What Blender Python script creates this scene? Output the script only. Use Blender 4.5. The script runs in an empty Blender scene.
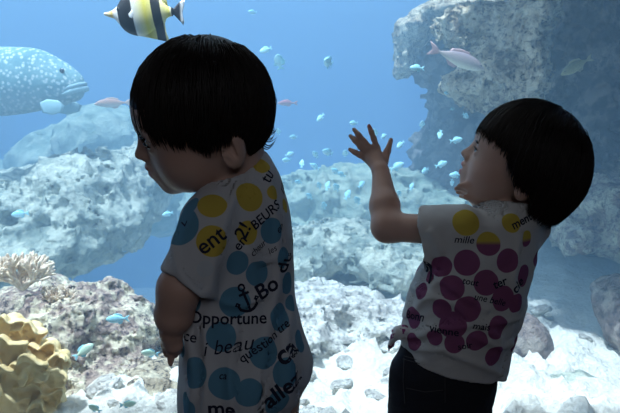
import bpy, bmesh, math, random
import numpy as np
from mathutils import Vector, Matrix
from mathutils.bvhtree import BVHTree

random.seed(7)
RNG = np.random.default_rng(7)
SC = bpy.context.scene
COL = SC.collection
F = 689.0
PITCH = math.radians(8.0)
CAMZ = 0.80


def W(px, py, Y):
    """point at world depth Y seen at photo coordinates px, py"""
    x = (px - 310.0) / F
    zc = (206.5 - py) / F
    dy = math.cos(PITCH) + math.sin(PITCH) * zc
    dz = -math.sin(PITCH) + math.cos(PITCH) * zc
    t = Y / dy
    return np.array([x * t, Y, CAMZ + dz * t])


# ------------------------------------------------------------ signed distances
def sph(P, c, r):
    return np.sqrt(((P - np.asarray(c)) ** 2).sum(1)) - r


def cap(P, a, b, ra, rb):
    a = np.asarray(a, float); b = np.asarray(b, float)
    ab = b - a
    h = np.clip(((P - a) @ ab) / max(ab @ ab, 1e-12), 0, 1)
    d = P - a - h[:, None] * ab
    return np.sqrt((d ** 2).sum(1)) - (ra + (rb - ra) * h)


def ell(P, c, r, R=None):
    q = P - np.asarray(c)
    if R is not None:
        q = q @ R
    r = np.asarray(r, float)
    k0 = np.sqrt(((q / r) ** 2).sum(1))
    k1 = np.sqrt(((q / (r * r)) ** 2).sum(1))
    return k0 * (k0 - 1.0) / np.maximum(k1, 1e-6)


def smin(a, b, k):
    h = np.maximum(k - np.abs(a - b), 0) / k
    return np.minimum(a, b) - h * h * k * 0.25


def smax(a, b, k):
    return -smin(-a, -b, k)


def chain(P, pts, rad, k=0.01):
    d = None
    for i in range(len(pts) - 1):
        e = cap(P, pts[i], pts[i + 1], rad[i], rad[i + 1])
        d = e if d is None else smin(d, e, k)
    return d


def rows_dense(rows, n=90):
    r = np.array(sorted(rows, key=lambda q: q[0]), float)
    t = np.linspace(0, len(r) - 1, n)
    i = np.clip(t.astype(int), 0, len(r) - 2)
    f = (t - i)[:, None]
    p0 = r[np.maximum(i - 1, 0)]; p1 = r[i]; p2 = r[i + 1]; p3 = r[np.minimum(i + 2, len(r) - 1)]
    m1 = (p2 - p0) * 0.5; m2 = (p3 - p1) * 0.5
    out = (2 * f**3 - 3 * f**2 + 1) * p1 + (f**3 - 2 * f**2 + f) * m1 + (-2 * f**3 + 3 * f**2) * p2 + (f**3 - f**2) * m2
    out[:, 0] = np.maximum.accumulate(out[:, 0])
    return out


def loft(P, D, yaw, off=0.0, caps=True):
    """D rows: z, cx, cy, a, b ; section axes turned by yaw"""
    z = P[:, 2]
    cx = np.interp(z, D[:, 0], D[:, 1]); cy = np.interp(z, D[:, 0], D[:, 2])
    a = np.interp(z, D[:, 0], D[:, 3]) + off; b = np.interp(z, D[:, 0], D[:, 4]) + off
    dx = P[:, 0] - cx; dy = P[:, 1] - cy
    c, s = math.cos(yaw), math.sin(yaw)
    u = dx * c + dy * s; v = -dx * s + dy * c
    k0 = np.sqrt((u / a) ** 2 + (v / b) ** 2)
    k1 = np.sqrt((u / a**2) ** 2 + (v / b**2) ** 2)
    d = k0 * (k0 - 1) / np.maximum(k1, 1e-6)
    if caps:
        d = smax(d, z - D[-1, 0] - off, 0.01); d = smax(d, D[0, 0] - off - z, 0.01)
    return d


def _hash(i, j, k, s):
    n = (i * 73856093) ^ (j * 19349663) ^ (k * 83492791) ^ (s * 2654435761)
    n = (n ^ (n >> 13)) * 1274126177 & 0x7fffffff
    n = (n ^ (n >> 15)) * 668265263 & 0x7fffffff
    return ((n >> 7) & 0xffff) / 65535.0 * 2 - 1


def vnoise(P, s=0):
    I = np.floor(P).astype(np.int64); f = P - I
    f = f * f * f * (f * (f * 6 - 15) + 10)
    i, j, k = I[:, 0], I[:, 1], I[:, 2]
    r = 0
    for a in (0, 1):
        wa = f[:, 0] if a else 1 - f[:, 0]
        for b in (0, 1):
            wb = f[:, 1] if b else 1 - f[:, 1]
            for c in (0, 1):
                wc = f[:, 2] if c else 1 - f[:, 2]
                r = r + wa * wb * wc * _hash(i + a, j + b, k + c, s)
    return r


def fbm(P, octv=4, s=0, ridged=False):
    t = 0; amp = 1.0; tot = 0
    for o in range(octv):
        n = vnoise(P * (2.03 ** o) + o * 17.3, s + o)
        if ridged:
            n = 1 - 2 * np.abs(n)
        t = t + amp * n; tot += amp; amp *= 0.52
    return t / tot


def sdf_mesh(f, lo, hi, h, margin=0.0, B=10):
    lo = np.asarray(lo, float); hi = np.asarray(hi, float)
    nb = np.maximum(np.ceil((hi - lo) / (h * B)).astype(int), 1)
    n = nb * B
    gi = [np.arange(nb[a]) for a in range(3)]
    bc = np.stack(np.meshgrid(*gi, indexing='ij'), -1).reshape(-1, 3)
    cen = lo + (bc * B + (B - 1) / 2.0) * h
    dc = f(cen)
    near = np.abs(dc) < (B * h * 0.87 * 1.25 + margin + h)
    V = np.repeat(np.repeat(np.repeat(dc.reshape(nb).astype(np.float32), B, 0), B, 1), B, 2)
    V6 = V.reshape(nb[0], B, nb[1], B, nb[2], B)
    loc = np.stack(np.meshgrid(*[np.arange(B)] * 3, indexing='ij'), -1).reshape(-1, 3)
    nbk = bc[near]
    CH = 300
    for s in range(0, len(nbk), CH):
        bb = nbk[s:s + CH]
        pts = (lo + (bb[:, None, :] * B + loc[None]) * h).reshape(-1, 3)
        v = f(pts).reshape(len(bb), B, B, B).astype(np.float32)
        V6[bb[:, 0], :, bb[:, 1], :, bb[:, 2], :] = v
    V = V6.reshape(n)
    S = V < 0
    S[0] = S[-1] = False; S[:, 0] = S[:, -1] = False; S[:, :, 0] = S[:, :, -1] = False
    V = np.where(S, np.minimum(V, -1e-6), np.maximum(V, 1e-6))
    cnt = np.zeros(np.array(n) - 1, np.int8)
    for a in (0, 1):
        for b in (0, 1):
            for c in (0, 1):
                cnt += S[a:n[0] - 1 + a, b:n[1] - 1 + b, c:n[2] - 1 + c]
    act = np.argwhere((cnt > 0) & (cnt < 8))
    corners = {}
    for a in (0, 1):
        for b in (0, 1):
            for c in (0, 1):
                corners[(a, b, c)] = V[act[:, 0] + a, act[:, 1] + b, act[:, 2] + c]
    acc = np.zeros((len(act), 3)); num = np.zeros(len(act))
    for ax in range(3):
        for p in (0, 1):
            for q in (0, 1):
                c0 = [0, 0, 0]; o = [x for x in range(3) if x != ax]
                c0[o[0]] = p; c0[o[1]] = q; c1 = list(c0); c1[ax] = 1
                v0 = corners[tuple(c0)]; v1 = corners[tuple(c1)]
                m = (v0 < 0) != (v1 < 0)
                t = np.where(m, v0 / np.where(m, v0 - v1, 1), 0)
                pos = np.tile(np.array(c0, float), (len(act), 1)); pos[:, ax] = t
                acc[m] += pos[m]; num[m] += 1
    verts = lo + (act + acc / num[:, None]) * h
    idx = np.full(np.array(n) - 1, -1, np.int32)
    idx[act[:, 0], act[:, 1], act[:, 2]] = np.arange(len(act))
    quads = []
    for ax in range(3):
        sl0 = [slice(None)] * 3; sl1 = [slice(None)] * 3
        sl0[ax] = slice(0, -1); sl1[ax] = slice(1, None)
        dif = S[tuple(sl0)] != S[tuple(sl1)]
        e = np.argwhere(dif)
        ins = S[e[:, 0], e[:, 1], e[:, 2]]
        o = [(ax + 1) % 3, (ax + 2) % 3]
        qs = []
        for da, db in ((1, 1), (0, 1), (0, 0), (1, 0)):
            c = e.copy(); c[:, o[0]] -= da; c[:, o[1]] -= db
            qs.append(idx[c[:, 0], c[:, 1], c[:, 2]])
        q = np.stack(qs, 1)
        q[~ins] = q[~ins][:, ::-1]
        quads.append(q)
    quads = np.concatenate(quads)
    return verts, quads[(quads >= 0).all(1)]


# ------------------------------------------------------------ object helpers
def np_mesh(name, verts, faces, mats=(), midx=None, smooth=True):
    """faces: (N,4) or (N,3) array, or list of such arrays"""
    if not isinstance(faces, list):
        faces = [faces]
    me = bpy.data.meshes.new(name)
    verts = np.asarray(verts, np.float32)
    me.vertices.add(len(verts)); me.vertices.foreach_set('co', verts.ravel())
    loops = np.concatenate([np.asarray(f).ravel() for f in faces]).astype(np.int32)
    tot = np.concatenate([np.full(len(f), np.asarray(f).shape[1]) for f in faces]).astype(np.int32)
    st = np.concatenate([[0], np.cumsum(tot)[:-1]]).astype(np.int32)
    me.loops.add(len(loops)); me.loops.foreach_set('vertex_index', loops)
    me.polygons.add(len(tot)); me.polygons.foreach_set('loop_start', st)
    for m in mats:
        me.materials.append(m)
    if midx is not None:
        me.polygons.foreach_set('material_index', np.asarray(midx, np.int32))
    me.update(calc_edges=True)
    me.validate()
    me.polygons.foreach_set('use_smooth', np.full(len(me.polygons), smooth))
    return me


def link(name, me, parent=None, loc=None):
    o = bpy.data.objects.new(name, me); COL.objects.link(o)
    if parent is not None:
        o.parent = parent
    if loc is not None:
        o.location = loc
    return o


def tag(o, label, cat, group=None):
    o['label'] = label; o['category'] = cat
    if group:
        o['group'] = group
    return o


def empty(name, loc, label, cat, group=None):
    o = bpy.data.objects.new(name, None); COL.objects.link(o); o.location = loc
    return tag(o, label, cat, group)


def struct(name, me):
    o = link(name, me); o['kind'] = 'structure'; return o


def box_mesh(name, lo, hi, mat):
    bm = bmesh.new(); bmesh.ops.create_cube(bm, size=1)
    for v in bm.verts:
        for a in range(3):
            v.co[a] = (lo[a] + hi[a]) / 2 + v.co[a] * (hi[a] - lo[a])
    me = bpy.data.meshes.new(name); bm.to_mesh(me); bm.free(); me.materials.append(mat); return me


def ball(c, r, n=16, R=None):
    """low ellipsoid mesh arrays"""
    u = np.linspace(0, 2 * np.pi, n, endpoint=False); v = np.linspace(0, np.pi, n // 2 + 1)[1:-1]
    pts = [[0, 0, 1]] + [[math.sin(b) * math.cos(a), math.sin(b) * math.sin(a), math.cos(b)] for b in v for a in u] + [[0, 0, -1]]
    pts = np.array(pts) * np.asarray(r)
    if R is not None:
        pts = pts @ R.T
    m = len(v); f = []
    for j in range(m - 1):
        for i in range(n):
            f.append([1 + j * n + i, 1 + (j + 1) * n + i, 1 + (j + 1) * n + (i + 1) % n, 1 + j * n + (i + 1) % n])
    for i in range(n):
        f.append([0, 0, 1 + i, 1 + (i + 1) % n][1:] + [0]) if False else None
    f = [q for q in f if q is not None]
    t = [[0, 1 + i, 1 + (i + 1) % n] for i in range(n)] + [[1 + (m - 1) * n + (i + 1) % n, 1 + (m - 1) * n + i, len(pts) - 1] for i in range(n)]
    return pts + np.asarray(c), [np.array(f), np.array(t)]


def merge(parts):
    """parts: list of (verts, [quads, tris], mat) -> verts, [quads, tris], midx"""
    vs, qs, ts, qm, tm, b = [], [], [], [], [], 0
    for v, fs, m in parts:
        vs.append(v)
        for f in fs:
            f = np.asarray(f)
            if len(f) == 0:
                continue
            if f.shape[1] == 4:
                qs.append(f + b); qm += [m] * len(f)
            else:
                ts.append(f + b); tm += [m] * len(f)
        b += len(v)
    F_ = []
    if qs: F_.append(np.concatenate(qs))
    if ts: F_.append(np.concatenate(ts))
    return np.concatenate(vs), F_, qm + tm


# ------------------------------------------------------------ material helpers
class NT:
    def __init__(s, name):
        s.m = bpy.data.materials.new(name); s.m.use_nodes = True
        s.t = s.m.node_tree; s.t.nodes.clear()
        s.out = s.n('ShaderNodeOutputMaterial')

    def n(s, typ, ins=None, **kw):
        o = s.t.nodes.new(typ)
        for k, v in kw.items():
            setattr(o, k, v)
        if ins:
            for k, v in ins.items():
                s.put(o.inputs[k], v)
        return o

    def put(s, sock, v):
        if isinstance(v, bpy.types.NodeSocket):
            s.t.links.new(v, sock)
        else:
            if sock.type == 'RGBA' and len(v) == 3:
                v = (*v, 1)
            sock.default_value = v

    def math(s, op, a, b=0.0, c=0.0, clamp=False):
        o = s.n('ShaderNodeMath', operation=op, use_clamp=clamp)
        s.put(o.inputs[0], a); s.put(o.inputs[1], b)
        if op in ('MULTIPLY_ADD', 'SMOOTH_MIN'):
            s.put(o.inputs[2], c)
        return o.outputs[0]

    def mix(s, f, a, b):
        o = s.n('ShaderNodeMix', data_type='RGBA')
        s.put(o.inputs[0], f); s.put(o.inputs[6], a); s.put(o.inputs[7], b)
        return o.outputs[2]

    def ramp(s, f, stops):
        o = s.n('ShaderNodeValToRGB'); s.put(o.inputs[0], f)
        cr = o.color_ramp
        while len(cr.elements) > 1:
            cr.elements.remove(cr.elements[-1])
        cr.elements[0].position = stops[0][0]; cr.elements[0].color = (*stops[0][1], 1)
        for p, c in stops[1:]:
            e = cr.elements.new(p); e.color = (*c, 1)
        return o.outputs[0]

    def coord(s):
        return s.n('ShaderNodeTexCoord').outputs['Object']

    def noise(s, vec, scale, detail=4, rough=0.6, dist=0.0):
        o = s.n('ShaderNodeTexNoise', {'Vector': vec, 'Scale': scale, 'Detail': detail, 'Roughness': rough, 'Distortion': dist})
        return o.outputs[0]

    def bump(s, h, strength, dist):
        return s.n('ShaderNodeBump', {'Height': h, 'Strength': strength, 'Distance': dist}).outputs[0]

    def pbsdf(s, color, rough=0.7, normal=None, spec=0.3, **extra):
        b = s.n('ShaderNodeBsdfPrincipled', {'Base Color': color, 'Roughness': rough, 'Specular IOR Level': spec})
        if normal is not None:
            s.put(b.inputs['Normal'], normal)
        for k, v in extra.items():
            s.put(b.inputs[k.replace('_', ' ')], v)
        s.t.links.new(b.outputs[0], s.out.inputs[0]); return b


def plain(name, color, rough=0.7, spec=0.3):
    t = NT(name); t.pbsdf(color, rough, None, spec); return t.m
SCAT_COL = (0.205, 0.325, 0.43); SCAT_D = 0.37
ABS_COL = (0.24, 0.52, 0.72); ABS_D = 0.34
SUN_E = 10.5; SKY_E = 0.9; ROOM_E = 10.0; FRONT_E = 26.0; EXPO = 0.05
RQ = 0.75
# ============================================================ SETTING
GLASS_Y = 1.25
TANK_BACK = 9.5

# ---- dark viewing room
m_dark = plain('dark_wall_paint', (0.05, 0.05, 0.055), 0.8)
m_carpet = NT('dark_carpet')
c = m_carpet.coord(); nz = m_carpet.noise(c, 60, 3)
m_carpet.pbsdf(m_carpet.ramp(nz, [(0.3, (0.03, 0.03, 0.04)), (0.7, (0.07, 0.07, 0.085))]), 0.95)
m_carpet = m_carpet.m
struct('floor', box_mesh('floor', (-2.6, -2.6, -0.1), (2.6, GLASS_Y, 0.0), m_carpet))
struct('ceiling', box_mesh('ceiling', (-2.6, -2.6, 1.9), (2.6, GLASS_Y + 0.1, 1.98), m_dark))
struct('wall_left', box_mesh('wall_left', (-2.7, -2.6, -0.1), (-2.6, GLASS_Y + 0.1, 1.98), m_dark))
struct('wall_right', box_mesh('wall_right', (2.6, -2.6, -0.1), (2.7, GLASS_Y + 0.1, 1.98), m_dark))
struct('wall_back', box_mesh('wall_back', (-2.7, -2.7, -0.1), (2.7, -2.6, 1.98), m_dark))
# front wall: a low plinth below the pane and a bulkhead above it
v1, f1, v2, f2 = None, None, None, None
bm = bmesh.new()
for lo, hi in (((-2.7, GLASS_Y, -1.7), (2.7, GLASS_Y + 0.1, 0.1)), ((-2.7, GLASS_Y, 1.7), (2.7, GLASS_Y + 0.1, 1.98)),
               ((-4.6, GLASS_Y + 0.001, -1.7), (-2.6, GLASS_Y + 0.099, 1.98)), ((2.6, GLASS_Y + 0.001, -1.7), (4.6, GLASS_Y + 0.099, 1.98))):
    r = bmesh.ops.create_cube(bm, size=1)
    for v in r['verts']:
        for a in range(3):
            v.co[a] = (lo[a] + hi[a]) / 2 + v.co[a] * (hi[a] - lo[a])
me = bpy.data.meshes.new('wall_front'); bm.to_mesh(me); bm.free(); me.materials.append(m_dark)
struct('wall_front', me)

# ---- acrylic pane
t = NT('clear_acrylic')
tr = t.n('ShaderNodeBsdfTransparent', {'Color': (0.97, 0.985, 1.0)})
gl = t.n('ShaderNodeBsdfGlossy', {'Roughness': 0.02, 'Color': (1, 1, 1)})
fr = t.n('ShaderNodeFresnel', {'IOR': 1.33})
mx = t.n('ShaderNodeMixShader', {0: t.math('MULTIPLY', fr.outputs[0], 0.5), 1: tr.outputs[0], 2: gl.outputs[0]})
t.t.links.new(mx.outputs[0], t.out.inputs[0]); m_glass = t.m
struct('window_1', box_mesh('window_1', (-2.6, GLASS_Y + 0.005, 0.1), (2.6, GLASS_Y + 0.045, 1.7), m_glass))

# ---- tank walls
m_tank = plain('blue_tank_paint', (0.10, 0.28, 0.55), 0.8)
struct('wall_tank_back', box_mesh('wall_tank_back', (-4.7, TANK_BACK, -1.7), (4.7, TANK_BACK + 0.1, 2.6), m_tank))
struct('wall_tank_left', box_mesh('wall_tank_left', (-4.7, GLASS_Y, -1.7), (-4.6, TANK_BACK + 0.1, 2.6), m_tank))
struct('wall_tank_right', box_mesh('wall_tank_right', (4.6, GLASS_Y, -1.7), (4.7, TANK_BACK + 0.1, 2.6), m_tank))

# ---- water
t = NT('sea_water')
vs = t.n('ShaderNodeVolumeScatter', {'Color': SCAT_COL, 'Density': SCAT_D, 'Anisotropy': 0.0})
va = t.n('ShaderNodeVolumeAbsorption', {'Color': ABS_COL, 'Density': ABS_D})
ad = t.n('ShaderNodeAddShader'); t.t.links.new(vs.outputs[0], ad.inputs[0]); t.t.links.new(va.outputs[0], ad.inputs[1])
t.t.links.new(ad.outputs[0], t.out.inputs['Volume'])
wo = struct('water', box_mesh('water', (-4.59, GLASS_Y + 0.105, -1.65), (4.59, TANK_BACK - 0.01, 2.35), t.m))

# ---- sand
t = NT('coral_sand')
c = t.coord()
n1 = t.noise(c, 3.0, 5, 0.6); n2 = t.noise(c, 90, 3, 0.7); vo = t.n('ShaderNodeTexVoronoi', {'Vector': c, 'Scale': 55.0}).outputs[0]
col = t.mix(t.math('MULTIPLY', n2, 0.5), t.ramp(n1, [(0.35, (0.74, 0.72, 0.64)), (0.6, (0.92, 0.90, 0.82))]), (0.60, 0.56, 0.50))
t.pbsdf(col, 0.9, t.bump(t.math('ADD', n2, vo), 0.6, 0.012), 0.1)
m_sand = t.m
nx, ny = 560, 460
gx = np.linspace(-4.55, 4.55, nx); gy = GLASS_Y + 0.1 + (TANK_BACK - GLASS_Y - 0.15) * np.linspace(0, 1, ny) ** 1.6
X, Y = np.meshgrid(gx, gy, indexing='ij')


def sstep(a, b, x):
    t_ = np.clip((x - a) / (b - a), 0, 1)
    return t_ * t_ * (3 - 2 * t_)


def sand_h(X, Y):
    P3 = np.stack([X.ravel(), Y.ravel(), np.zeros(X.size)], 1)
    n = fbm(P3 * 1.1, 3, 11).reshape(X.shape) * 0.06
    n2 = fbm(P3 * 5, 5, 14, True).reshape(X.shape)
    n3 = fbm(P3 * 16, 4, 19, True).reshape(X.shape)
    mask = sstep(1.3, 0.5, np.abs(X - 0.15)) * sstep(4.5, 3.5, Y)
    h = -0.03 + n + n2 * (0.015 + 0.060 * mask) + n3 * (0.004 + 0.026 * mask)
    h -= 0.95 * sstep(2.5, 3.2, Y + 0.25 * n2) * sstep(0.0, -0.5, X)
    h -= 1.0 * sstep(4.6, 6.0, Y)
    return h


H = sand_h(X, Y)
V = np.stack([X, Y, H], -1).reshape(-1, 3)
ii, jj = np.meshgrid(np.arange(nx - 1), np.arange(ny - 1), indexing='ij')
q = np.stack([ii * ny + jj, (ii + 1) * ny + jj, (ii + 1) * ny + jj + 1, ii * ny + jj + 1], -1).reshape(-1, 4)
struct('sand_floor', np_mesh('sand_floor', V, q, [m_sand]))

# ---- lights
sun = bpy.data.lights.new('tank_lamp', 'SUN'); sun.energy = SUN_E; sun.angle = math.radians(4); sun.color = (0.97, 0.99, 1.0)
so = bpy.data.objects.new('tank_lamp', sun); COL.objects.link(so); so.rotation_euler = (math.radians(10), math.radians(-14), 0); so.location = (0, 4, 4)
w = bpy.data.worlds.new('World'); SC.world = w; w.use_nodes = True
w.node_tree.nodes['Background'].inputs[0].default_value = (0.72, 0.86, 1.0, 1)
w.node_tree.nodes['Background'].inputs[1].default_value = SKY_E
al = bpy.data.lights.new('room_fill', 'AREA'); al.energy = ROOM_E; al.size = 1.2; al.color = (0.85, 0.9, 1.0)  # unseen area light added as soft fill on the children
ao = bpy.data.objects.new('room_fill', al); COL.objects.link(ao); ao.location = (0.2, -1.2, 1.85); ao.rotation_euler = (math.radians(35), 0, 0)

fl = bpy.data.lights.new('tank_front_fill', 'AREA'); fl.shape = 'RECTANGLE'; fl.size = 2.6; fl.size_y = 0.25; fl.energy = FRONT_E; fl.color = (0.95, 1.0, 1.0)  # unseen light added near the pane to brighten fish and coral fronts
fo = bpy.data.objects.new('tank_front_fill', fl); COL.objects.link(fo); fo.location = (-1.0, 1.55, 1.75); fo.rotation_euler = (math.radians(42), 0, 0)

cam = bpy.data.cameras.new('camera'); cam.lens = 36 * F / 620; cam.sensor_width = 36; cam.clip_start = 0.05
co = bpy.data.objects.new('camera', cam); COL.objects.link(co)
co.location = (0, 0, CAMZ); co.rotation_euler = (math.pi / 2 - PITCH, 0, 0)
cam.dof.use_dof = False
SC.camera = co
SC.view_settings.view_transform = 'Standard'; SC.view_settings.look = 'None'; SC.view_settings.gamma = 1
SC.view_settings.use_curve_mapping = False; SC.view_settings.exposure = EXPO
cy = SC.cycles
cy.max_bounces = 8; cy.diffuse_bounces = 4; cy.volume_bounces = 3; cy.transparent_max_bounces = 16
cy.use_denoising = True
cy.sample_clamp_indirect = 6.0
# ============================================================ REEF
def rock_mat(name, stops, dark, scale=6.0, pit=0.5, bumpd=0.02):
    t = NT(name); c = t.coord()
    n1 = t.noise(c, scale, 6, 0.65); n2 = t.noise(c, scale * 6, 4, 0.7, 0.5); n3 = t.noise(c, scale * 2.2, 3, 0.5)
    col = t.ramp(n1, stops)
    spot = t.math('MULTIPLY', t.math('GREATER_THAN', n2, 0.56), pit)
    spot = t.ramp(n2, [(0.50, (0, 0, 0)), (0.62, (pit, pit, pit))])
    col = t.mix(spot, col, dark)
    col = t.mix(t.ramp(n3, [(0.52, (0, 0, 0)), (0.60, (0.6, 0.6, 0.6))]), col, stops[-1][1])
    t.pbsdf(col, 0.9, t.bump(t.math('ADD', n2, n1), 0.9, bumpd), 0.1)
    return t.m


m_pale = rock_mat('pale_reef_rock', [(0.38, (0.24, 0.29, 0.25)), (0.5, (0.42, 0.46, 0.39)), (0.62, (0.66, 0.68, 0.56))], (0.12, 0.16, 0.16), 5, 0.65)
m_pink = rock_mat('crusted_reef_rock', [(0.35, (0.20, 0.14, 0.13)), (0.5, (0.52, 0.40, 0.33)), (0.62, (0.92, 0.84, 0.62))], (0.07, 0.05, 0.07), 11, 0.9, 0.015)
m_brown = rock_mat('brown_reef_rock', [(0.35, (0.12, 0.10, 0.10)), (0.5, (0.28, 0.22, 0.20)), (0.68, (0.50, 0.44, 0.38))], (0.05, 0.05, 0.07), 6, 0.7)
m_shade = rock_mat('shaded_reef_rock', [(0.38, (0.02, 0.022, 0.03)), (0.5, (0.06, 0.06, 0.07)), (0.66, (0.34, 0.30, 0.28))], (0.01, 0.01, 0.015), 5, 0.9)  # near-black tones put the unlit wall's shade into the rock colour
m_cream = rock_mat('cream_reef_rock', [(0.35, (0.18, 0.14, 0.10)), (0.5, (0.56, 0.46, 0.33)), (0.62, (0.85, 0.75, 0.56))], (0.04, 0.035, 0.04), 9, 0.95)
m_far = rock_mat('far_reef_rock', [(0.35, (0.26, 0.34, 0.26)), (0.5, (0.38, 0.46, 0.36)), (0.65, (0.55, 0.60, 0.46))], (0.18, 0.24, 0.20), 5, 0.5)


def rock(name, label, blobs, mat, h, amp, freq, seed, cat='rock', octv=5, k=0.08, group=None, ridge=True):
    """blobs: (px, py, Y, rx_px, ry_m, rz_px)  radii across and up given in photo pixels at that depth"""
    B_ = []
    for px, py, Y, rx, ry, rz in blobs:
        s = Y / F
        B_.append((W(px, py, Y), (rx * s, ry, rz * s)))
    ctr = np.mean([b[0] for b in B_], 0)
    lo = np.min([b[0] - np.array(b[1]) for b in B_], 0) - amp * 1.3
    hi = np.max([b[0] + np.array(b[1]) for b in B_], 0) + amp * 1.3
    lo[1] = max(lo[1], GLASS_Y + 0.12)

    def f(P):
        d = None
        for c_, r_ in B_:
            e = ell(P, c_, r_)
            d = e if d is None else smin(d, e, k)
        n = fbm(P * freq, octv, seed, ridge)
        n2 = fbm(P * freq * 0.45 + 9, 2, seed + 5)
        n3 = fbm(P * freq * 3.1 + 3, 3, seed + 9)
        pit = np.clip(n3 - 0.05, 0, 1) * 1.5
        return (d - amp * (0.75 * n + 0.8 * n2 - 0.75 * pit + 0.25 * n3)) * 0.8
    v, q = sdf_mesh(f, lo, hi, h, amp * 1.6)
    base = np.array([ctr[0], ctr[1], lo[2]])
    me = np_mesh(name, v - base, q, [mat])
    o = link(name, me, None, base)
    tag(o, label, cat, group)
    return o


m_rubble = rock_mat('pale_rubble_rock', [(0.38, (0.50, 0.47, 0.43)), (0.5, (0.74, 0.71, 0.64)), (0.64, (0.92, 0.90, 0.82))], (0.25, 0.24, 0.24), 8, 0.7)
Q = RQ
rock('reef_rock', 'pale sunlit rock ledge left of the tall child\'s face, above the brown crusted rock',
     [(20, 215, 3.5, 60, .45, 42), (80, 200, 3.4, 52, .40, 38), (118, 190, 3.5, 34, .35, 30), (60, 240, 3.2, 62, .35, 26), (125, 222, 3.3, 22, .25, 22), (15, 270, 3.3, 50, .3, 40), (150, 178, 3.8, 30, .3, 24), (0, 330, 3.5, 60, .3, 60)],
     m_pale, .016 * Q, .085, 7.5, 21)
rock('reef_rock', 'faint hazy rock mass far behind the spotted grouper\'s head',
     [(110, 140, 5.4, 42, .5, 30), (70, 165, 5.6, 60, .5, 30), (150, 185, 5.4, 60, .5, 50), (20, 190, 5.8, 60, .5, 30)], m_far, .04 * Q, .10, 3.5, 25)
rock('crusted_rock', 'brown and pink crusted rock behind the yellow coral at lower left',
     [(92, 322, 2.15, 50, .16, 36), (60, 345, 2.05, 50, .15, 50), (125, 345, 2.15, 36, .16, 42), (95, 385, 2.0, 60, .14, 36), (28, 322, 2.25, 42, .16, 40), (60, 300, 2.3, 36, .1, 18)],
     m_pink, .0075 * Q, .038, 18, 31, k=.04)
rock('crusted_rock', 'pale rubble slab below the tall child\'s hand, edge of the crusted rock',
     [(150, 395, 1.95, 42, .12, 26), (120, 415, 1.85, 50, .10, 20), (170, 370, 2.1, 24, .12, 22)], m_cream, .009 * Q, .022, 15, 37, k=.04)
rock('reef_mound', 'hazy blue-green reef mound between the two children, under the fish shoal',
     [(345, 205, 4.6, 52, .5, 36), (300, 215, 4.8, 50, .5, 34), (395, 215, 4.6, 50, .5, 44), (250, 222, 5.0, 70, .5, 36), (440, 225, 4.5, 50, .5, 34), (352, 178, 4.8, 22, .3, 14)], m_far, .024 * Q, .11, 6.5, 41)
rock('reef_rock', 'low pale rock shelf on the sand between the children, below the blue-green mound',
     [(335, 246, 3.3, 55, .32, 18), (385, 262, 3.1, 45, .28, 16), (300, 262, 3.2, 40, .28, 16), (430, 270, 3.1, 40, .26, 16)], m_pale, .012 * Q, .06, 10, 45, k=.05)
rock('rubble_rock', 'whitish rubble patch beside the small child\'s knotted shirt front',
     [(330, 300, 2.6, 46, .24, 11), (376, 316, 2.45, 34, .2, 11), (300, 326, 2.35, 30, .18, 9), (352, 338, 2.3, 30, .16, 7)], m_rubble, .009 * Q, .04, 13, 49, k=.05)
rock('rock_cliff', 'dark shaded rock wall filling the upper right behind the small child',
     [(560, 40, 4.3, 80, .5, 80), (620, 120, 4.0, 80, .5, 90), (520, 120, 4.5, 60, .5, 60), (640, 30, 3.9, 70, .5, 90), (480, 60, 4.6, 60, .45, 50), (470, 150, 4.9, 50, .45, 50), (600, 200, 4.1, 60, .4, 50), (726, -118, 2.75, 262, 1.25, 30), (670, -60, 3.4, 120, .4, 80), (565, 95, 3.6, 45, .3, 60), (620, 60, 3.4, 50, .3, 80), (600, 150, 3.5, 50, .3, 40)],  # includes an unseen overhang above the view, added to shade the water below
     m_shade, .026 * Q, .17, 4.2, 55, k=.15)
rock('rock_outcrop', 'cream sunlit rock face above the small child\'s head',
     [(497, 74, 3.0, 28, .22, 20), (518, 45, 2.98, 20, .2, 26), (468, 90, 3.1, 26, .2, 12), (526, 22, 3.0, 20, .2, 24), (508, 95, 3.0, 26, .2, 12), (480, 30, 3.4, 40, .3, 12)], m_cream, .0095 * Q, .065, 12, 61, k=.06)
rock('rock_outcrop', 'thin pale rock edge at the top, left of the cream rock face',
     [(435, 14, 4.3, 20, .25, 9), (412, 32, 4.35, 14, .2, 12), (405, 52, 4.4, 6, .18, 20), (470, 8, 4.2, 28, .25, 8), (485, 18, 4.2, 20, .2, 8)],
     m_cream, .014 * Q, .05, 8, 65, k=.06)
rock('reef_rock', 'bluish rock slope at the right edge, level with the small child\'s collar',
     [(600, 195, 3.3, 44, .3, 26), (560, 215, 3.5, 34, .3, 20), (575, 235, 3.2, 22, .2, 16), (620, 230, 3.2, 34, .28, 30)], m_pink, .014 * Q, .06, 8, 71, k=.06)
rock('boulder', 'brown knobbly boulder cut by the right edge of the view',
     [(622, 305, 2.4, 24, .12, 30), (640, 330, 2.3, 34, .14, 34), (612, 290, 2.45, 12, .08, 12)], m_brown, .0085 * Q, .022, 15, 75, k=.03)
rock('boulder', 'grey rounded boulder on the sand behind the small child\'s back',
     [(520, 350, 2.25, 33, .13, 38), (500, 380, 2.2, 34, .12, 30)], m_brown, .009 * Q, .012, 13, 81, k=.04)
rock('sand_slab', 'broad pale slab of rock at the bottom right corner',
     [(555, 400, 2.0, 60, .2, 26), (600, 415, 1.95, 50, .2, 26), (500, 415, 2.0, 40, .18, 24)], m_pale, .010 * Q, .018, 9, 85, k=.05)


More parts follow.
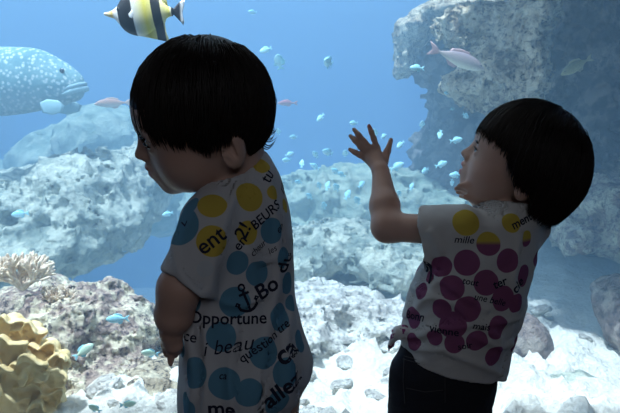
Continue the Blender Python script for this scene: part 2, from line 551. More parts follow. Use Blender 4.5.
t = NT('pale_branch_coral'); c = t.coord()
t.pbsdf(t.ramp(t.noise(c, 60, 3), [(0.35, (0.60, 0.46, 0.36)), (0.65, (0.95, 0.84, 0.66))]), 0.85, t.bump(t.noise(c, 200, 2), 0.5, .003), 0.1)
m_branch = t.m


def branch_coral(px, py, Y, R, label, seed):
    rs = random.Random(seed)
    c0 = W(px, py, Y)
    segs = []

    def grow(p, d, r, n):
        L = R * rs.uniform(.20, .30)
        q_ = p + d * L
        segs.append((p, q_, r, r * .88))
        if n == 0:
            return
        for _ in range(3 if n > 2 else 2):
            dd = d + np.array([rs.uniform(-.75, .75), rs.uniform(-.7, .7), rs.uniform(-.35, .6)])
            grow(q_, dd / np.linalg.norm(dd), r * .86, n - 1)
    for a in range(7):
        an = a / 7 * 2 * math.pi
        d = np.array([math.cos(an) * .8, math.sin(an) * .6, .65])
        grow(c0 + np.array([0, 0, -R * .55]), d / np.linalg.norm(d), R * .085, 4)
    segs = segs[:420]
    A = np.array([s[0] for s in segs]); Bm = np.array([s[1] for s in segs])
    lo = np.minimum(A, Bm).min(0) - .02; hi = np.maximum(A, Bm).max(0) + .02
    parts = []
    for p, q_, r, r2 in segs:
        d = q_ - p; d /= np.linalg.norm(d); u = np.cross(d, [0.3, .5, .8]); u /= np.linalg.norm(u); v_ = np.cross(d, u)
        n = 8; rings = []
        for t_, rr in ((0, r), (.5, r * 1.05), (1, r2), (1.12, r2 * .75), (1.2, r2 * .15)):
            cc = p + (q_ - p) * t_
            rings.append([cc + rr * (math.cos(2 * math.pi * i / n) * u + math.sin(2 * math.pi * i / n) * v_) for i in range(n)])
        V_ = np.array(rings).reshape(-1, 3)
        Fq = [[j * n + i, j * n + (i + 1) % n, (j + 1) * n + (i + 1) % n, (j + 1) * n + i] for j in range(4) for i in range(n)]
        parts.append((V_, [np.array(Fq)], 0))
    V_, Fs, mi = merge(parts)
    base = c0 + np.array([0, 0, -R * .6])
    o = link('branching_coral', np_mesh('branching_coral', V_ - base, Fs, [m_branch]), None, base)
    return tag(o, label, 'coral')


branch_coral(22, 272, 2.05, .095, 'pale branching finger coral at the left edge, above the yellow coral', 3)
branch_coral(58, 296, 2.04, .055, 'small low tuft of finger coral, right of the larger branching coral', 9)

# ---- yellow leather coral: ruffled lobes
t = NT('yellow_leather_coral'); c = t.coord()
t.pbsdf(t.ramp(t.noise(c, 25, 4), [(0.3, (0.80, 0.58, 0.26)), (0.7, (0.97, 0.80, 0.46))]), 0.75, t.bump(t.noise(c, 220, 2), 0.4, .002), 0.15, Subsurface_Weight=0.0)
m_leather = t.m
s_ = 1.75 / F
lobes = []
rl = random.Random(12)
for i, (px, py, r_) in enumerate([(10, 322, 14), (30, 330, 14), (46, 348, 15), (14, 346, 17), (33, 362, 16), (54, 372, 13), (8, 372, 18), (34, 388, 16), (54, 392, 11), (14, 400, 17), (40, 408, 15), (-14, 342, 17), (-16, 380, 17), (60, 356, 9)]):
    lobes.append((px, py, 1.74 + rl.uniform(-.03, .03), r_ * 1.05, r_ * .9, i))


def leather(P):
    d = None
    wz = fbm(P * 26, 2, 91)
    for px, py, Y, rx, rz, sd in lobes:
        c_ = W(px, py, Y); R1 = rx * s_; R2 = rz * s_
        q_ = P - c_
        qx = q_[:, 0]; qy = q_[:, 1] * .87 + q_[:, 2] * .5; qz = -q_[:, 1] * .5 + q_[:, 2] * .87
        an = np.arctan2(qz / R2, qx / R1)
        k_ = np.sqrt((qx / R1) ** 2 + (qz / R2) ** 2)
        rt = 1 + .16 * np.sin(an * 5 + sd * 1.3) + .07 * np.sin(an * 9 + sd)
        off = -.016 * np.clip(k_ / rt, 0, 1.15) ** 2 + .008 * np.sin(an * 4 + sd * 2.1) * np.clip(k_, 0, 1.2) + .006 * wz
        e = (k_ - rt) * .5 * (R1 + R2)
        rim = np.sqrt(e ** 2 + (qy - off) ** 2) - .0062
        cup = np.maximum(np.abs(qy - off - .003) - .0055, e)
        back = ell(P, c_ + np.array([0, .024, -.008]), (R1 * .75, .026, R2 * .8))
        e1 = smin(smin(rim, cup, .005), back, .012)
        d = e1 if d is None else smin(d, e1, .004)
    stem = smin(cap(P, W(22, 430, 1.82), W(22, 385, 1.81), .075, .075), cap(P, W(22, 385, 1.81), W(14, 340, 1.81), .075, .045), .03)
    return smin(d, stem, .02) * .6


lo = W(-45, 430, 1.76) - np.array([.02, .12, .02]); hi = W(78, 298, 1.84) + np.array([.02, .10, .02])
v, q = sdf_mesh(leather, lo, hi, .0034 * RQ, .03)
base = W(22, 415, 1.76)
o = link('leather_coral', np_mesh('leather_coral', v - base, q, [m_leather]), None, base)
tag(o, 'yellow ruffled leather coral at the lower left corner', 'coral')

# ---- loose rubble stones
rs = random.Random(4)
protos = []
for i in range(4):
    def fs(P, i=i):
        return (ell(P, (0, 0, 0), (.05, .038 + .005 * i, .026 + .003 * i)) - .014 * fbm(P * 30, 4, 200 + i, True) - .008 * fbm(P * 14 + 5, 2, 210 + i)) * .8
    v_, q_ = sdf_mesh(fs, (-.085, -.08, -.07), (.085, .08, .07), .0034, .02)
    protos.append(np_mesh('rubble_stone', v_, q_, [m_rubble]))
placed = []
for n_, (x0, x1, y0, y1, lab, grp) in ((24, (-.35, .42, 1.75, 2.3, 'pale rubble stone on the bright sand between the two children', 'rubble stones between the children')),
                                       (7, (.72, 1.5, 1.85, 3.2, 'pale rubble stone on the sand right of the small child', 'rubble stones at lower right')),
                                       (7, (-.60, -.30, 1.62, 1.85, 'pale rubble stone at the foot of the crusted rock', 'rubble stones at lower left'))):
    k = 0; tries = 0
    while k < n_ and tries < 400:
        tries += 1
        x, y = rs.uniform(x0, x1), rs.uniform(y0, y1); s__ = rs.uniform(.35, .95)
        if any((x - a) ** 2 + (y - b) ** 2 < (.055 * (s__ + c_)) ** 2 for a, b, c_ in placed): continue
        placed.append((x, y, s__)); k += 1
        z = float(sand_h(np.array([[x]]), np.array([[y]]))[0, 0])
        o = link('rubble_stone', rs.choice(protos), None, (x, y, z + .006 * s__))
        o.scale = (s__, s__ * rs.uniform(.8, 1.1), s__ * rs.uniform(.45, .8)); o.rotation_euler = (rs.uniform(-.3, .3), rs.uniform(-.3, .3), rs.uniform(0, 6.28))
        tag(o, lab, 'stone', grp)
# ============================================================ FISH
def fish_loft(rows, n=14):
    """rows: x, zc, half height, half width -> quads"""
    D = rows_dense(rows, 34)
    V = []
    for x, zc, hh, hw in D:
        hh = max(hh, .0004); hw = max(hw, .0004)
        for i in range(n):
            a = 2 * math.pi * i / n
            V.append([x, hw * math.sin(a), zc + hh * math.cos(a)])
    V = np.array(V); m = len(D)
    f = [[j * n + i, (j + 1) * n + i, (j + 1) * n + (i + 1) % n, j * n + (i + 1) % n] for j in range(m - 1) for i in range(n)]
    c0 = len(V); V = np.vstack([V, [[D[0, 0], 0, D[0, 1]], [D[-1, 0], 0, D[-1, 1]]]])
    t = [[c0, i, (i + 1) % n] for i in range(n)] + [[c0 + 1, (m - 1) * n + (i + 1) % n, (m - 1) * n + i] for i in range(n)]
    return V, [np.array(f)[:, ::-1], np.array(t)[:, ::-1]]


def fin(name, outline, th, mat, parent, M=None):
    """closed outline in x,z; thickness th tapering to the rim"""
    pts = np.array(outline, float); c = pts.mean(0); n = len(pts)
    V = [[p[0], 0, p[1]] for p in pts]
    for s in (1, -1):
        for k in (.75, .4):
            V += [[c[0] + (p[0] - c[0]) * k, s * th * (1 - k * .7), c[1] + (p[1] - c[1]) * k] for p in pts]
        V.append([c[0], s * th, c[1]])
    q, t = [], []
    for si, off in ((1, n), (-1, n + 2 * n + 1)):
        for i in range(n):
            j = (i + 1) % n
            q1 = [i, j, off + j, off + i]; q2 = [off + i, off + j, off + n + j, off + n + i]
            t1 = [off + n + i, off + n + j, off + 2 * n]
            if si < 0:
                q1, q2, t1 = q1[::-1], q2[::-1], t1[::-1]
            q += [q1, q2]; t.append(t1)
    V = np.array(V)
    if M is not None:
        V = V @ M[0].T + M[1]
    return link(name, np_mesh(name, V, [np.array(q), np.array(t)], [mat]), parent)


def rotx(a):
    c, s = math.cos(a), math.sin(a); return np.array([[1, 0, 0], [0, c, -s], [0, s, c]])


def rotz(a):
    c, s = math.cos(a), math.sin(a); return np.array([[c, -s, 0], [s, c, 0], [0, 0, 1]])


m_eye = plain('fish_eye', (0.01, 0.01, 0.015), 0.2, 0.6)


def eyes(parent, x, y, z, r, mat=None):
    for s in (1, -1):
        v, f = ball((x, s * y, z), (r, r * .5, r), 12)
        link('eye', np_mesh('eye', v, f, [mat or m_eye]), parent)


def copy_tree(o):
    c_ = o.copy(); COL.objects.link(c_)
    for ch in list(o.children):
        d = ch.copy(); COL.objects.link(d); d.parent = c_
    return c_


# ---- moorish idol: body axis along -X (faces left), unit = metres, placed by pixels at Y
YI = 1.75
si = YI / F
t = NT('banded_fish_skin'); c = t.coord(); sx = t.n('ShaderNodeSeparateXYZ', {0: c})
# slanted band coordinate in pixels from the snout
u = t.math('DIVIDE', sx.outputs[0], si); wv = t.math('DIVIDE', sx.outputs[2], si)
u = t.math('ADD', u, t.math('MULTIPLY', wv, 0.16))
rp = t.ramp(t.math('DIVIDE', u, 80.0), [(0.0, (.75, .74, .7)), (0.10, (.85, .60, .15)), (0.13, (.85, .84, .8)), (0.175, (.85, .84, .8)), (0.18, (.015, .015, .02)), (0.36, (.015, .015, .02)),
                                      (0.37, (.85, .86, .82)), (0.43, (.85, .82, .6)), (0.52, (.85, .75, .12)), (0.595, (.88, .80, .30)), (0.60, (.015, .015, .02)), (0.70, (.015, .015, .02)),
                                      (0.71, (.88, .82, .45)), (0.80, (.85, .76, .15)), (0.82, (.85, .8, .6)), (0.825, (.02, .02, .03)), (0.97, (.02, .02, .03)), (0.975, (.8, .84, .86))])
for e in rp.node.color_ramp.elements: pass
t.pbsdf(rp, 0.5, None, 0.4); m_idol = t.m
t = NT('banded_fish_tail'); c = t.coord(); sx = t.n('ShaderNodeSeparateXYZ', {0: c})
u = t.math('DIVIDE', sx.outputs[0], si)
t.pbsdf(t.ramp(t.math('DIVIDE', u, 100.0), [(0.0, (.88, .8, .4)), (0.655, (.88, .8, .4)), (0.66, (.02, .02, .03)), (0.735, (.02, .02, .03)), (0.755, (.85, .88, .9))]), .5); m_itail = t.m
idol = empty('moorish_idol', W(104, 14, YI), 'black, white and yellow banded fish swimming at the top left, above the tall child', 'fish')
R_ = [(0, 0, 1.2, 1.0), (5, -.5, 2.6, 1.8), (10, 0, 4.6, 2.6), (14, 0, 9, 4), (20, 1, 17, 6.5), (28, 2, 22, 8), (38, 2, 23, 8), (48, 2, 18, 6.5), (56, 2, 11, 4.5), (62, 2, 5.5, 2.5), (67, 2, 4, 1.6)]
v, f = fish_loft([tuple(np.array(r) * si) for r in R_], 24)
link('body', np_mesh('body', v, f, [m_idol]), idol)
P_ = lambda L: [(a * si, b * si) for a, b in L]
fin('anal_fin', P_([(22, -14), (30, -20), (40, -22), (50, -24), (61, -26.5), (62.5, -24), (60, -17), (59, -9), (62, -1), (50, 0), (34, -6)]), .0022, m_idol, idol)
fin('dorsal_fin', P_([(24, 18), (32, 27), (42, 34), (58, 50), (74, 72), (94, 92), (78, 66), (64, 40), (61, 24), (61, 12), (63, 4), (48, 6), (34, 12)]), .0022, m_idol, idol)
fin('tail_fin', P_([(64, 5), (68, 5.5), (73, 11), (79, 14.5), (78, 8), (76.5, 2), (76.5, -2), (78, -7), (77, -10.5), (71, -4), (68, -1), (64, -1)]), .0016, m_itail, idol)
m_white = plain('white_fin', (.8, .82, .85), .5)
for s in (1, -1):
    fin('pectoral_fin', P_([(29, -2), (33, 2), (35, -2), (33, -6), (30, -5)]), .0012, m_white, idol, (rotz(s * .35), np.array([0, s * 4 * si, 0])))
eyes(idol, 15 * si, 4.1 * si, 4 * si, 1.8 * si)

# ---- spotted grouper, faces right
YG = 3.3
sg = YG / F
t = NT('spotted_grouper_skin'); c = t.coord()
vo = t.n('ShaderNodeTexVoronoi', {'Vector': c, 'Scale': 52.0, 'Randomness': 0.9}).outputs[0]
n_ = t.noise(c, 7, 3)
basec = t.ramp(n_, [(.35, (.14, .30, .34)), (.65, (.26, .44, .46))])
col = t.mix(t.ramp(vo, [(.24, (.85, .85, .85)), (.46, (0, 0, 0))]), basec, (.70, .80, .78))
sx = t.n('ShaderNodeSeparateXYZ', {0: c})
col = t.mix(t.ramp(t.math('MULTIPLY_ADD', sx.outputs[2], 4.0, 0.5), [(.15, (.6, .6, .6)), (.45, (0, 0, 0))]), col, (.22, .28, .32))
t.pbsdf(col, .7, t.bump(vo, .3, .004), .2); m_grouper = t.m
gr = empty('spotted_grouper', W(40, 82, YG), 'large pale spotted grouper entering from the left edge, facing right', 'fish')
G = [(43.5, -3, 3, 3), (42, -4, 9, 7), (38, -4, 13.5, 11), (30, -2, 18.5, 15), (18, 0, 24, 18), (0, 2, 30, 21), (-25, 1, 33, 23), (-55, 0, 33, 21), (-90, 1, 27, 16), (-120, 2, 18, 10), (-145, 2, 11, 5), (-152, 2, 10, 3)]
G = [tuple(np.array(r) * sg) for r in G]
v, f = fish_loft(sorted(G), 32)
# mouth crease and lip
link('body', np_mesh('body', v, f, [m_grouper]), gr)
Pg = lambda L: [(a * sg, b * sg) for a, b in L]
m_gfin = plain('grouper_fin', (.38, .58, .62), .7)
m_lip = plain('grouper_lip', (.34, .50, .54), .6)


def tube(pts, r, n=10, taper=True):
    pts = np.array(pts, float); V = []; m = len(pts)
    for i, p in enumerate(pts):
        d = pts[min(i + 1, m - 1)] - pts[max(i - 1, 0)]; d /= np.linalg.norm(d)
        u = np.cross(d, [0.1, 0.2, 1.0] if abs(d[2]) < .9 else [1, 0, 0]); u /= np.linalg.norm(u); w_ = np.cross(d, u)
        rr = r[i] if hasattr(r, '__len__') else r * (1 if not taper else (.35 if i in (0, m - 1) else 1))
        V += [p + rr * (math.cos(2 * math.pi * k / n) * u + math.sin(2 * math.pi * k / n) * w_) for k in range(n)]
    f_ = [[j * n + i, j * n + (i + 1) % n, (j + 1) * n + (i + 1) % n, (j + 1) * n + i] for j in range(m - 1) for i in range(n)]
    V += [pts[0], pts[-1]]
    t_ = [[m * n, (i + 1) % n, i] for i in range(n)] + [[m * n + 1, (m - 1) * n + i, (m - 1) * n + (i + 1) % n] for i in range(n)]
    return np.array(V), [np.array(f_), np.array(t_)]


lp = lambda z0, dx: [(x * sg, y * sg, z * sg) for x, y, z in [(26, -14.5, z0 - 5), (34, -12.5, z0 - 2), (40, -8.5, z0), (43.5 + dx, -3, z0 + 1), (44 + dx, 0, z0 + 1.2), (43.5 + dx, 3, z0 + 1), (40, 8.5, z0), (34, 12.5, z0 - 2), (26, 14.5, z0 - 5)]]
v, f = tube(lp(-3, 0), 2.2 * sg); link('lip', np_mesh('lip', v, f, [m_lip]), gr)
v, f = tube(lp(-7.5, 1.2), 2.8 * sg); link('lip', np_mesh('lip', v, f, [m_lip]), gr)
for s in (1, -1):
    fin('pectoral_fin', Pg([(6, -20), (14, -17), (26, -18), (33, -23), (30, -29), (20, -32), (8, -30)]), .008, m_gfin, gr, (rotz(s * .25), np.array([0, s * 17 * sg, 0])))
fin('dorsal_fin', Pg([(-25, 28), (-40, 36), (-60, 40), (-90, 40), (-120, 36), (-128, 20), (-100, 18), (-50, 22)]), .006, m_gfin, gr)
fin('tail_fin', Pg([(-146, 12), (-165, 24), (-182, 26), (-190, 10), (-190, -8), (-182, -22), (-165, -20), (-146, -8)]), .006, m_gfin, gr)
eyes(gr, 27 * sg, 13.6 * sg, 10 * sg, 2.6 * sg)

# ---- generic fish
def make_fish(name, L, rows, mat, fmat, label, tailspan=.16, eye=.014, fork=.5, dors=True):
    o = empty(name, (0, 0, 0), label, 'fish')
    v_, f_ = fish_loft([tuple(np.array(r) * L) for r in rows], 14)
    link('body', np_mesh('body', v_, f_, [mat]), o)
    x1 = rows[-1][0] * L; T = tailspan * L
    fin('tail_fin', [(x1 - .03 * L, .025 * L), (x1 + .08 * L, T * .7), (x1 + .20 * L, T), (x1 + (.20 - .12 * fork) * L, T * .35), (x1 + (.20 - .17 * fork) * L, 0), (x1 + (.20 - .12 * fork) * L, -T * .35), (x1 + .20 * L, -T), (x1 + .08 * L, -T * .7), (x1 - .03 * L, -.025 * L)], .004 * L, fmat, o)
    hh = max(r[2] for r in rows)
    fin('dorsal_fin', [(.28 * L, hh * .8 * L), (.36 * L, hh * 1.25 * L), (.52 * L, hh * 1.3 * L), (.68 * L, hh * 1.0 * L), (.72 * L, hh * .5 * L), (.5 * L, hh * .6 * L)], .006 * L, fmat, o)
    fin('anal_fin', [(.45 * L, -hh * .7 * L), (.54 * L, -hh * 1.3 * L), (.66 * L, -hh * 1.15 * L), (.73 * L, -hh * .5 * L), (.6 * L, -hh * .4 * L)], .006 * L, fmat, o)
    eyes(o, .09 * L, rows[1][3] * L * 1.0, .02 * L, eye * L)
    return o


CH = [(0, 0, .01, .01), (.07, 0, .085, .05), (.18, 0, .15, .075), (.34, 0, .19, .085), (.52, 0, .165, .07), (.68, 0, .09, .04), (.80, 0, .04, .02)]
t = NT('pale_chromis_skin'); c = t.coord(); sz = t.n('ShaderNodeSeparateXYZ', {0: c}).outputs[2]
t.pbsdf(t.ramp(t.math('MULTIPLY_ADD', sz, 14.0, .5), [(.3, (.70, .96, 1.0)), (.7, (.25, .78, .98))]), .35, None, .6); m_chromis = t.m
t = NT('green_chromis_skin'); c = t.coord(); sz = t.n('ShaderNodeSeparateXYZ', {0: c}).outputs[2]
t.pbsdf(t.ramp(t.math('MULTIPLY_ADD', sz, 14.0, .5), [(.3, (.90, .97, .80)), (.7, (.50, .85, .65))]), .35, None, .6); m_chromg = t.m
m_chfin = plain('pale_blue_fin', (.45, .88, 1.0), .5)
proto = make_fish('blue_chromis', .05, CH, m_chromis, m_chfin, '')
protog = make_fish('green_chromis', .05, CH, m_chromg, m_chfin, '')

ZONE = {
    'A': ('small pale blue fish in the shoal over the hazy mound, between the two children', 'shoal over the hazy mound'),
    'B': ('small pale blue fish in open water right of the raised hand', 'shoal between the raised hand and the small child\'s face'),
    'C': ('tiny pale fish hanging before the dark rock at right', 'tiny fish before the dark rock'),
}
# px, py, length px, heading (deg, 180 = facing left), turn away from the picture plane, Y, zone or own label, kind
FL = [
    (265, 50, 11, 200, 20, 2.6, 'pale blue fish just right of the tall child\'s hair, left one'),
    (279, 61, 12, 100, 55, 2.7, 'pale blue fish swimming upright, second of the pair right of the tall child\'s hair'),
    (328, 62, 11, 160, 70, 2.4, 'round pale fish seen nearly head on, alone in the open water at top centre'),
    (320, 118, 9, 225, 20, 3.0, 'small pale fish slanting down, alone above the shoal, left of the raised hand'),
    (353, 123, 8, 180, 30, 2.6, 'small pale fish just above the raised fingertips, left one'),
    (374, 133, 9, 100, 50, 2.6, 'small pale fish showing between the index finger and thumb'),
    (384, 136, 6, 30, 50, 2.8, 'tiny pale fish behind the gap beside the raised thumb'),
    (416, 68, 13, 178, 10, 2.0, 'bright white-blue fish before the pale rock edge, upper right of centre'),
    (446, 93, 5, 170, 40, 3.0, 'C'), (452, 109, 5, 180, 40, 3.2, 'C'), (466, 116, 8, 330, 40, 2.8, 'C'), (422, 124, 7, 95, 50, 3.0, 'C'),
    (440, 135, 8, 250, 40, 2.9, 'B'), (457, 140, 12, 10, 15, 2.2, 'bright blue fish level with the small child\'s eye'),
    (442, 164, 12, 20, 15, 2.4, 'bright blue fish left of the small child\'s open mouth'), (425, 171, 8, 200, 50, 3.0, 'B'), (400, 145, 9, 220, 30, 2.6, 'B'),
    (398, 166, 14, 25, 15, 2.3, 'bright blue fish beside the raised wrist'), (455, 175, 12, 180, 15, 2.3, 'pale blue fish just in front of the small child\'s chin'), (452, 183, 7, 280, 30, 2.5, 'B'),
    (345, 153, 7, 95, 50, 3.0, 'A'), (327, 152, 10, 160, 45, 2.8, 'A'), (315, 154, 8, 125, 40, 3.3, 'A'), (314, 166, 10, 150, 20, 2.9, 'A'),
    (302, 163, 7, 85, 40, 3.2, 'A'), (290, 154, 8, 20, 30, 3.3, 'A'), (286, 160, 8, 180, 30, 3.3, 'A'), (335, 171, 9, 140, 20, 2.9, 'A'), (341, 174, 8, 145, 30, 3.1, 'A'),
    (319, 185, 7, 110, 40, 3.4, 'A'), (328, 185, 8, 70, 40, 3.4, 'A'), (336, 187, 9, 120, 40, 3.2, 'A'), (348, 194, 9, 60, 40, 3.4, 'A'),
    (357, 200, 9, 120, 40, 3.4, 'A'), (309, 196, 8, 130, 40, 3.4, 'A'), (362, 184, 8, 40, 40, 3.5, 'A'), (298, 182, 7, 160, 40, 3.5, 'A'), (324, 205, 8, 100, 40, 3.5, 'A'),
    (278, 131, 6, 95, 50, 3.6, 'A'), (293, 137, 7, 180, 40, 3.6, 'A'), (399, 193, 7, 120, 40, 3.3, 'B'), (412, 186, 7, 60, 40, 3.3, 'B'),
    (252, 12, 7, 180, 40, 3.6, 'faint tiny fish at the top edge, above the tall child\'s head'),
    (19, 214, 15, 185, 10, 2.5, 'bright blue fish in front of the pale ledge, near the left edge'),
    (167, 214, 9, 190, 30, 2.4, 'small bright blue fish beside the tall child\'s shoulder'),
    (116, 319, 20, 180, 10, 1.80, 'bright sky-blue fish in front of the brown crusted rock'),
    (85, 350, 20, 35, 15, 1.75, 'green G'), (149, 353, 15, 160, 30, 1.75, 'green H'),
    (129, 404, 14, 0, 20, 1.62, 'green I'), (94, 408, 13, 130, 30, 1.62, 'green J'),
]
GL = {'G': 'pale green fish slanting upward beside the yellow leather coral', 'H': 'pale green fish just left of the tall child\'s hand',
      'I': 'faint green fish low over the pale slab at the bottom edge, right one', 'J': 'faint green fish at the bottom edge beside the yellow coral'}
first = {}
for px, py, Lp, hd, tn, Y, lab in FL:
    green = lab.startswith('green ')
    pr = protog if green else proto
    o = pr if pr.name not in first else copy_tree(pr)
    first[pr.name] = 1
    grp = None
    if green: lab = GL[lab[-1]]
    elif lab in ZONE: lab, grp = ZONE[lab]
    tag(o, lab, 'fish')
    if 'group' in o: del o['group']
    o['group'] = grp or ('pale green reef fish' if green else 'pale blue reef fish')
    Lm = Lp * Y / F / max(.5, math.cos(math.radians(tn)))
    k = Lm / .05 * 1.18
    o.scale = (k, k, k)
    # fish points along -X when heading 180
    a = math.radians(hd - 180)
    if 90 < hd < 270:
        Rm = Matrix.Rotation(-a, 4, 'Y') @ Matrix.Rotation(math.radians(tn), 4, 'Z')
    else:
        Rm = Matrix.Rotation(-math.radians(hd), 4, 'Y') @ Matrix.Rotation(math.pi + math.radians(tn), 4, 'Z')
    o.rotation_euler = Rm.to_euler()
    p = Vector(W(px, py, Y))
    o.location = p - (Rm @ Vector((.5 * Lm, 0, 0)))

# ---- large wrasse-like fish, upper right, heading right and down
def big_fish(name, px, py, Lp, hd, tn, Y, rows, cols, fcol, label, **kw):
    L = Lp * Y / F / math.cos(math.radians(tn))
    t = NT(name + '_skin'); c = t.coord(); sz = t.n('ShaderNodeSeparateXYZ', {0: c}).outputs[2]
    t.pbsdf(t.ramp(t.math('MULTIPLY_ADD', sz, 1.0 / (L * .30), .5), cols), .6, None, .3)
    o = make_fish(name, L, rows, t.m, plain(name + '_fin', fcol, .6), label, **kw)
    a = math.radians(hd - 180)
    if 90 < hd < 270:
        Rm = Matrix.Rotation(-a, 4, 'Y') @ Matrix.Rotation(math.radians(tn), 4, 'Z')
    else:
        Rm = Matrix.Rotation(-math.radians(hd), 4, 'Y') @ Matrix.Rotation(math.pi + math.radians(tn), 4, 'Z')
    o.rotation_euler = Rm.to_euler(); o.location = Vector(W(px, py, Y)) - (Rm @ Vector((.5 * L, 0, 0)))
    return o


UR = [(0, -.02, .02, .02), (.08, -.01, .06, .04), (.2, 0, .105, .06), (.38, 0, .13, .065), (.58, 0, .11, .05), (.75, 0, .06, .03), (.86, 0, .022, .012), (.90, 0, .02, .01)]
big_fish('surgeonfish', 459, 59, 56, -18, 12, 2.7, UR, [(.2, (.90, .84, .66)), (.45, (.55, .46, .42)), (.8, (.34, .28, .32))], (.55, .36, .36), 'brown-grey fish with a pink tail swimming before the cream rock face', tailspan=.12)
big_fish('wrasse', 576, 66, 38, 205, 25, 2.65, UR, [(.2, (.65, .62, .35)), (.5, (.40, .40, .22)), (.8, (.22, .25, .16))], (.5, .48, .3), 'olive yellow fish before the dark rock, right of the cream rock face', tailspan=.10)
big_fish('anthias', 112, 103, 32, 182, 15, 4.0, UR, [(.2, (.85, .60, .45)), (.5, (.80, .42, .28)), (.8, (.65, .32, .22))], (.8, .5, .35), 'faint orange fish behind the tall child\'s forehead, below the banded fish', tailspan=.13)
big_fish('anthias', 287, 103, 18, 180, 30, 4.0, UR, [(.2, (.8, .45, .45)), (.5, (.75, .35, .35)), (.8, (.6, .25, .3))], (.8, .4, .4), 'faint reddish fish in the haze right of the tall child\'s hair', tailspan=.12)
# ============================================================ CHILDREN
def skin_mat(name, col):
    t = NT(name); c = t.coord(); n_ = t.noise(c, 18, 3)
    t.pbsdf(t.mix(t.ramp(n_, [(.35, (0, 0, 0)), (.7, (.5, .5, .5))]), col, tuple(np.array(col) * (1.0, .86, .82))), .5, t.bump(t.noise(c, 500, 2), .12, .0006), .35)
    return t.m


m_skin = skin_mat('warm_skin', (.60, .39, .31))
m_lips = plain('child_lips', (.55, .22, .20), .45, .4)
t = NT('black_hair'); c = t.coord()
t.pbsdf(t.mix(t.noise(c, 90, 2), (.008, .007, .007), (.025, .018, .015)), .5, None, .25); m_hair = t.m
t = NT('brown_iris'); m_eyew = None
t.pbsdf((.75, .74, .72), .25, None, .5); m_eyew = t.m
m_iris = plain('dark_iris', (.02, .012, .008), .15, .6)
m_ink = plain('navy_print', (.022, .025, .048), .8, .1)


def frame_of(az, el, roll):
    """az: degrees turned from 'facing left in the picture' towards away from the camera; el: chin up"""
    a, e, r = map(math.radians, (az, el, roll))
    Fv = np.array([-math.cos(e) * math.cos(a), math.cos(e) * math.sin(a), math.sin(e)])
    L = np.cross([0, 0, 1.0], Fv); L /= np.linalg.norm(L); U = np.cross(Fv, L)
    L2 = L * math.cos(r) + U * math.sin(r); U2 = np.cross(Fv, L2)
    return np.stack([Fv, L2, U2], 1)          # columns


class Head:
    def __init__(s, C, R, S, open_mouth=0.0):
        s.C, s.R, s.S, s.om = np.asarray(C), R, S, open_mouth

    def loc(s, P): return ((P - s.C) @ s.R) / s.S
    def w(s, p): return s.C + s.R @ (np.asarray(p, float) * s.S)

    def sdf(s, P):
        q = s.loc(P)
        d = ell(q, (.004, 0, .018), (.081, .069, .074))
        d = smin(d, ell(q, (.034, 0, .022), (.052, .058, .052)), .03)      # forehead
        d = smin(d, ell(q, (.030, 0, -.034), (.050, .054, .048)), .03)     # face
        qa = q.copy(); qa[:, 1] = np.abs(qa[:, 1])
        d = smin(d, sph(qa, (.041, .030, -.043), .0245), .022)             # cheeks
        d = smin(d, ell(q, (.030, 0, -.058), (.040, .040, .026)), .02)     # jaw
        d = smin(d, sph(q, (.066, 0, -.074), .0125), .020)                 # chin
        # eye sockets
        d = smax(d, -ell(qa, (.094, .026, -.007), (.018, .016, .011)), .014)
        # brow
        d = smin(d, cap(qa, (.082, .012, .008), (.073, .038, .006), .004, .003), .012)
        # nose
        d = smin(d, cap(q, (.080, 0, -.004), (.0940, 0, -.0260), .0045, .0072), .012)
        d = smin(d, sph(qa, (.0875, .0080, -.0290), .0055), .006)
        d = smax(d, -ell(qa, (.0905, .0050, -.0355), (.0028, .0022, .004)), .003)
        # muzzle + lips
        d = smin(d, ell(q, (.074, 0, -.050), (.014, .020, .016)), .014)
        g = s.om
        up = ell(q, (.0872, 0, -.0440 + g * .2), (.0058, .0135, .0038))
        lw = ell(q, (.0842, 0, -.0535 - g), (.0062, .0115, .0042))
        d = smin(d, up, .005); d = smin(d, lw, .005)
        d = smax(d, -ell(q, (.092, 0, -.0490 - g * .4), (.010, .0145, .0010 + g * .5)), .002)
        # eyelids
        e0 = (.0700, .0275, -.0075)
        lid = sph(qa, e0, .0138)
        slit = ell(qa, (.086, .0285, -.0085), (.012, .0115, .0040))
        lid = smax(lid, -slit, .0015)
        d = smin(d, lid, .003)
        # ears
        er = ell(qa, (-.018, .0700, -.022), (.0165, .0085, .0245), rotz(math.radians(22)))
        hol = ell(qa, (-.013, .0800, -.020), (.0115, .0105, .0180), rotz(math.radians(22)))
        er = smax(er, -hol, .004)
        er = smin(er, cap(qa, (-.010, .0730, -.026), (-.016, .0745, -.034), .003, .003), .003)
        er = smin(er, cap(qa, (-.020, .0745, -.008), (-.023, .0745, -.026), .0022, .0022), .003)
        d = smin(d, er, .006)
        return d * s.S


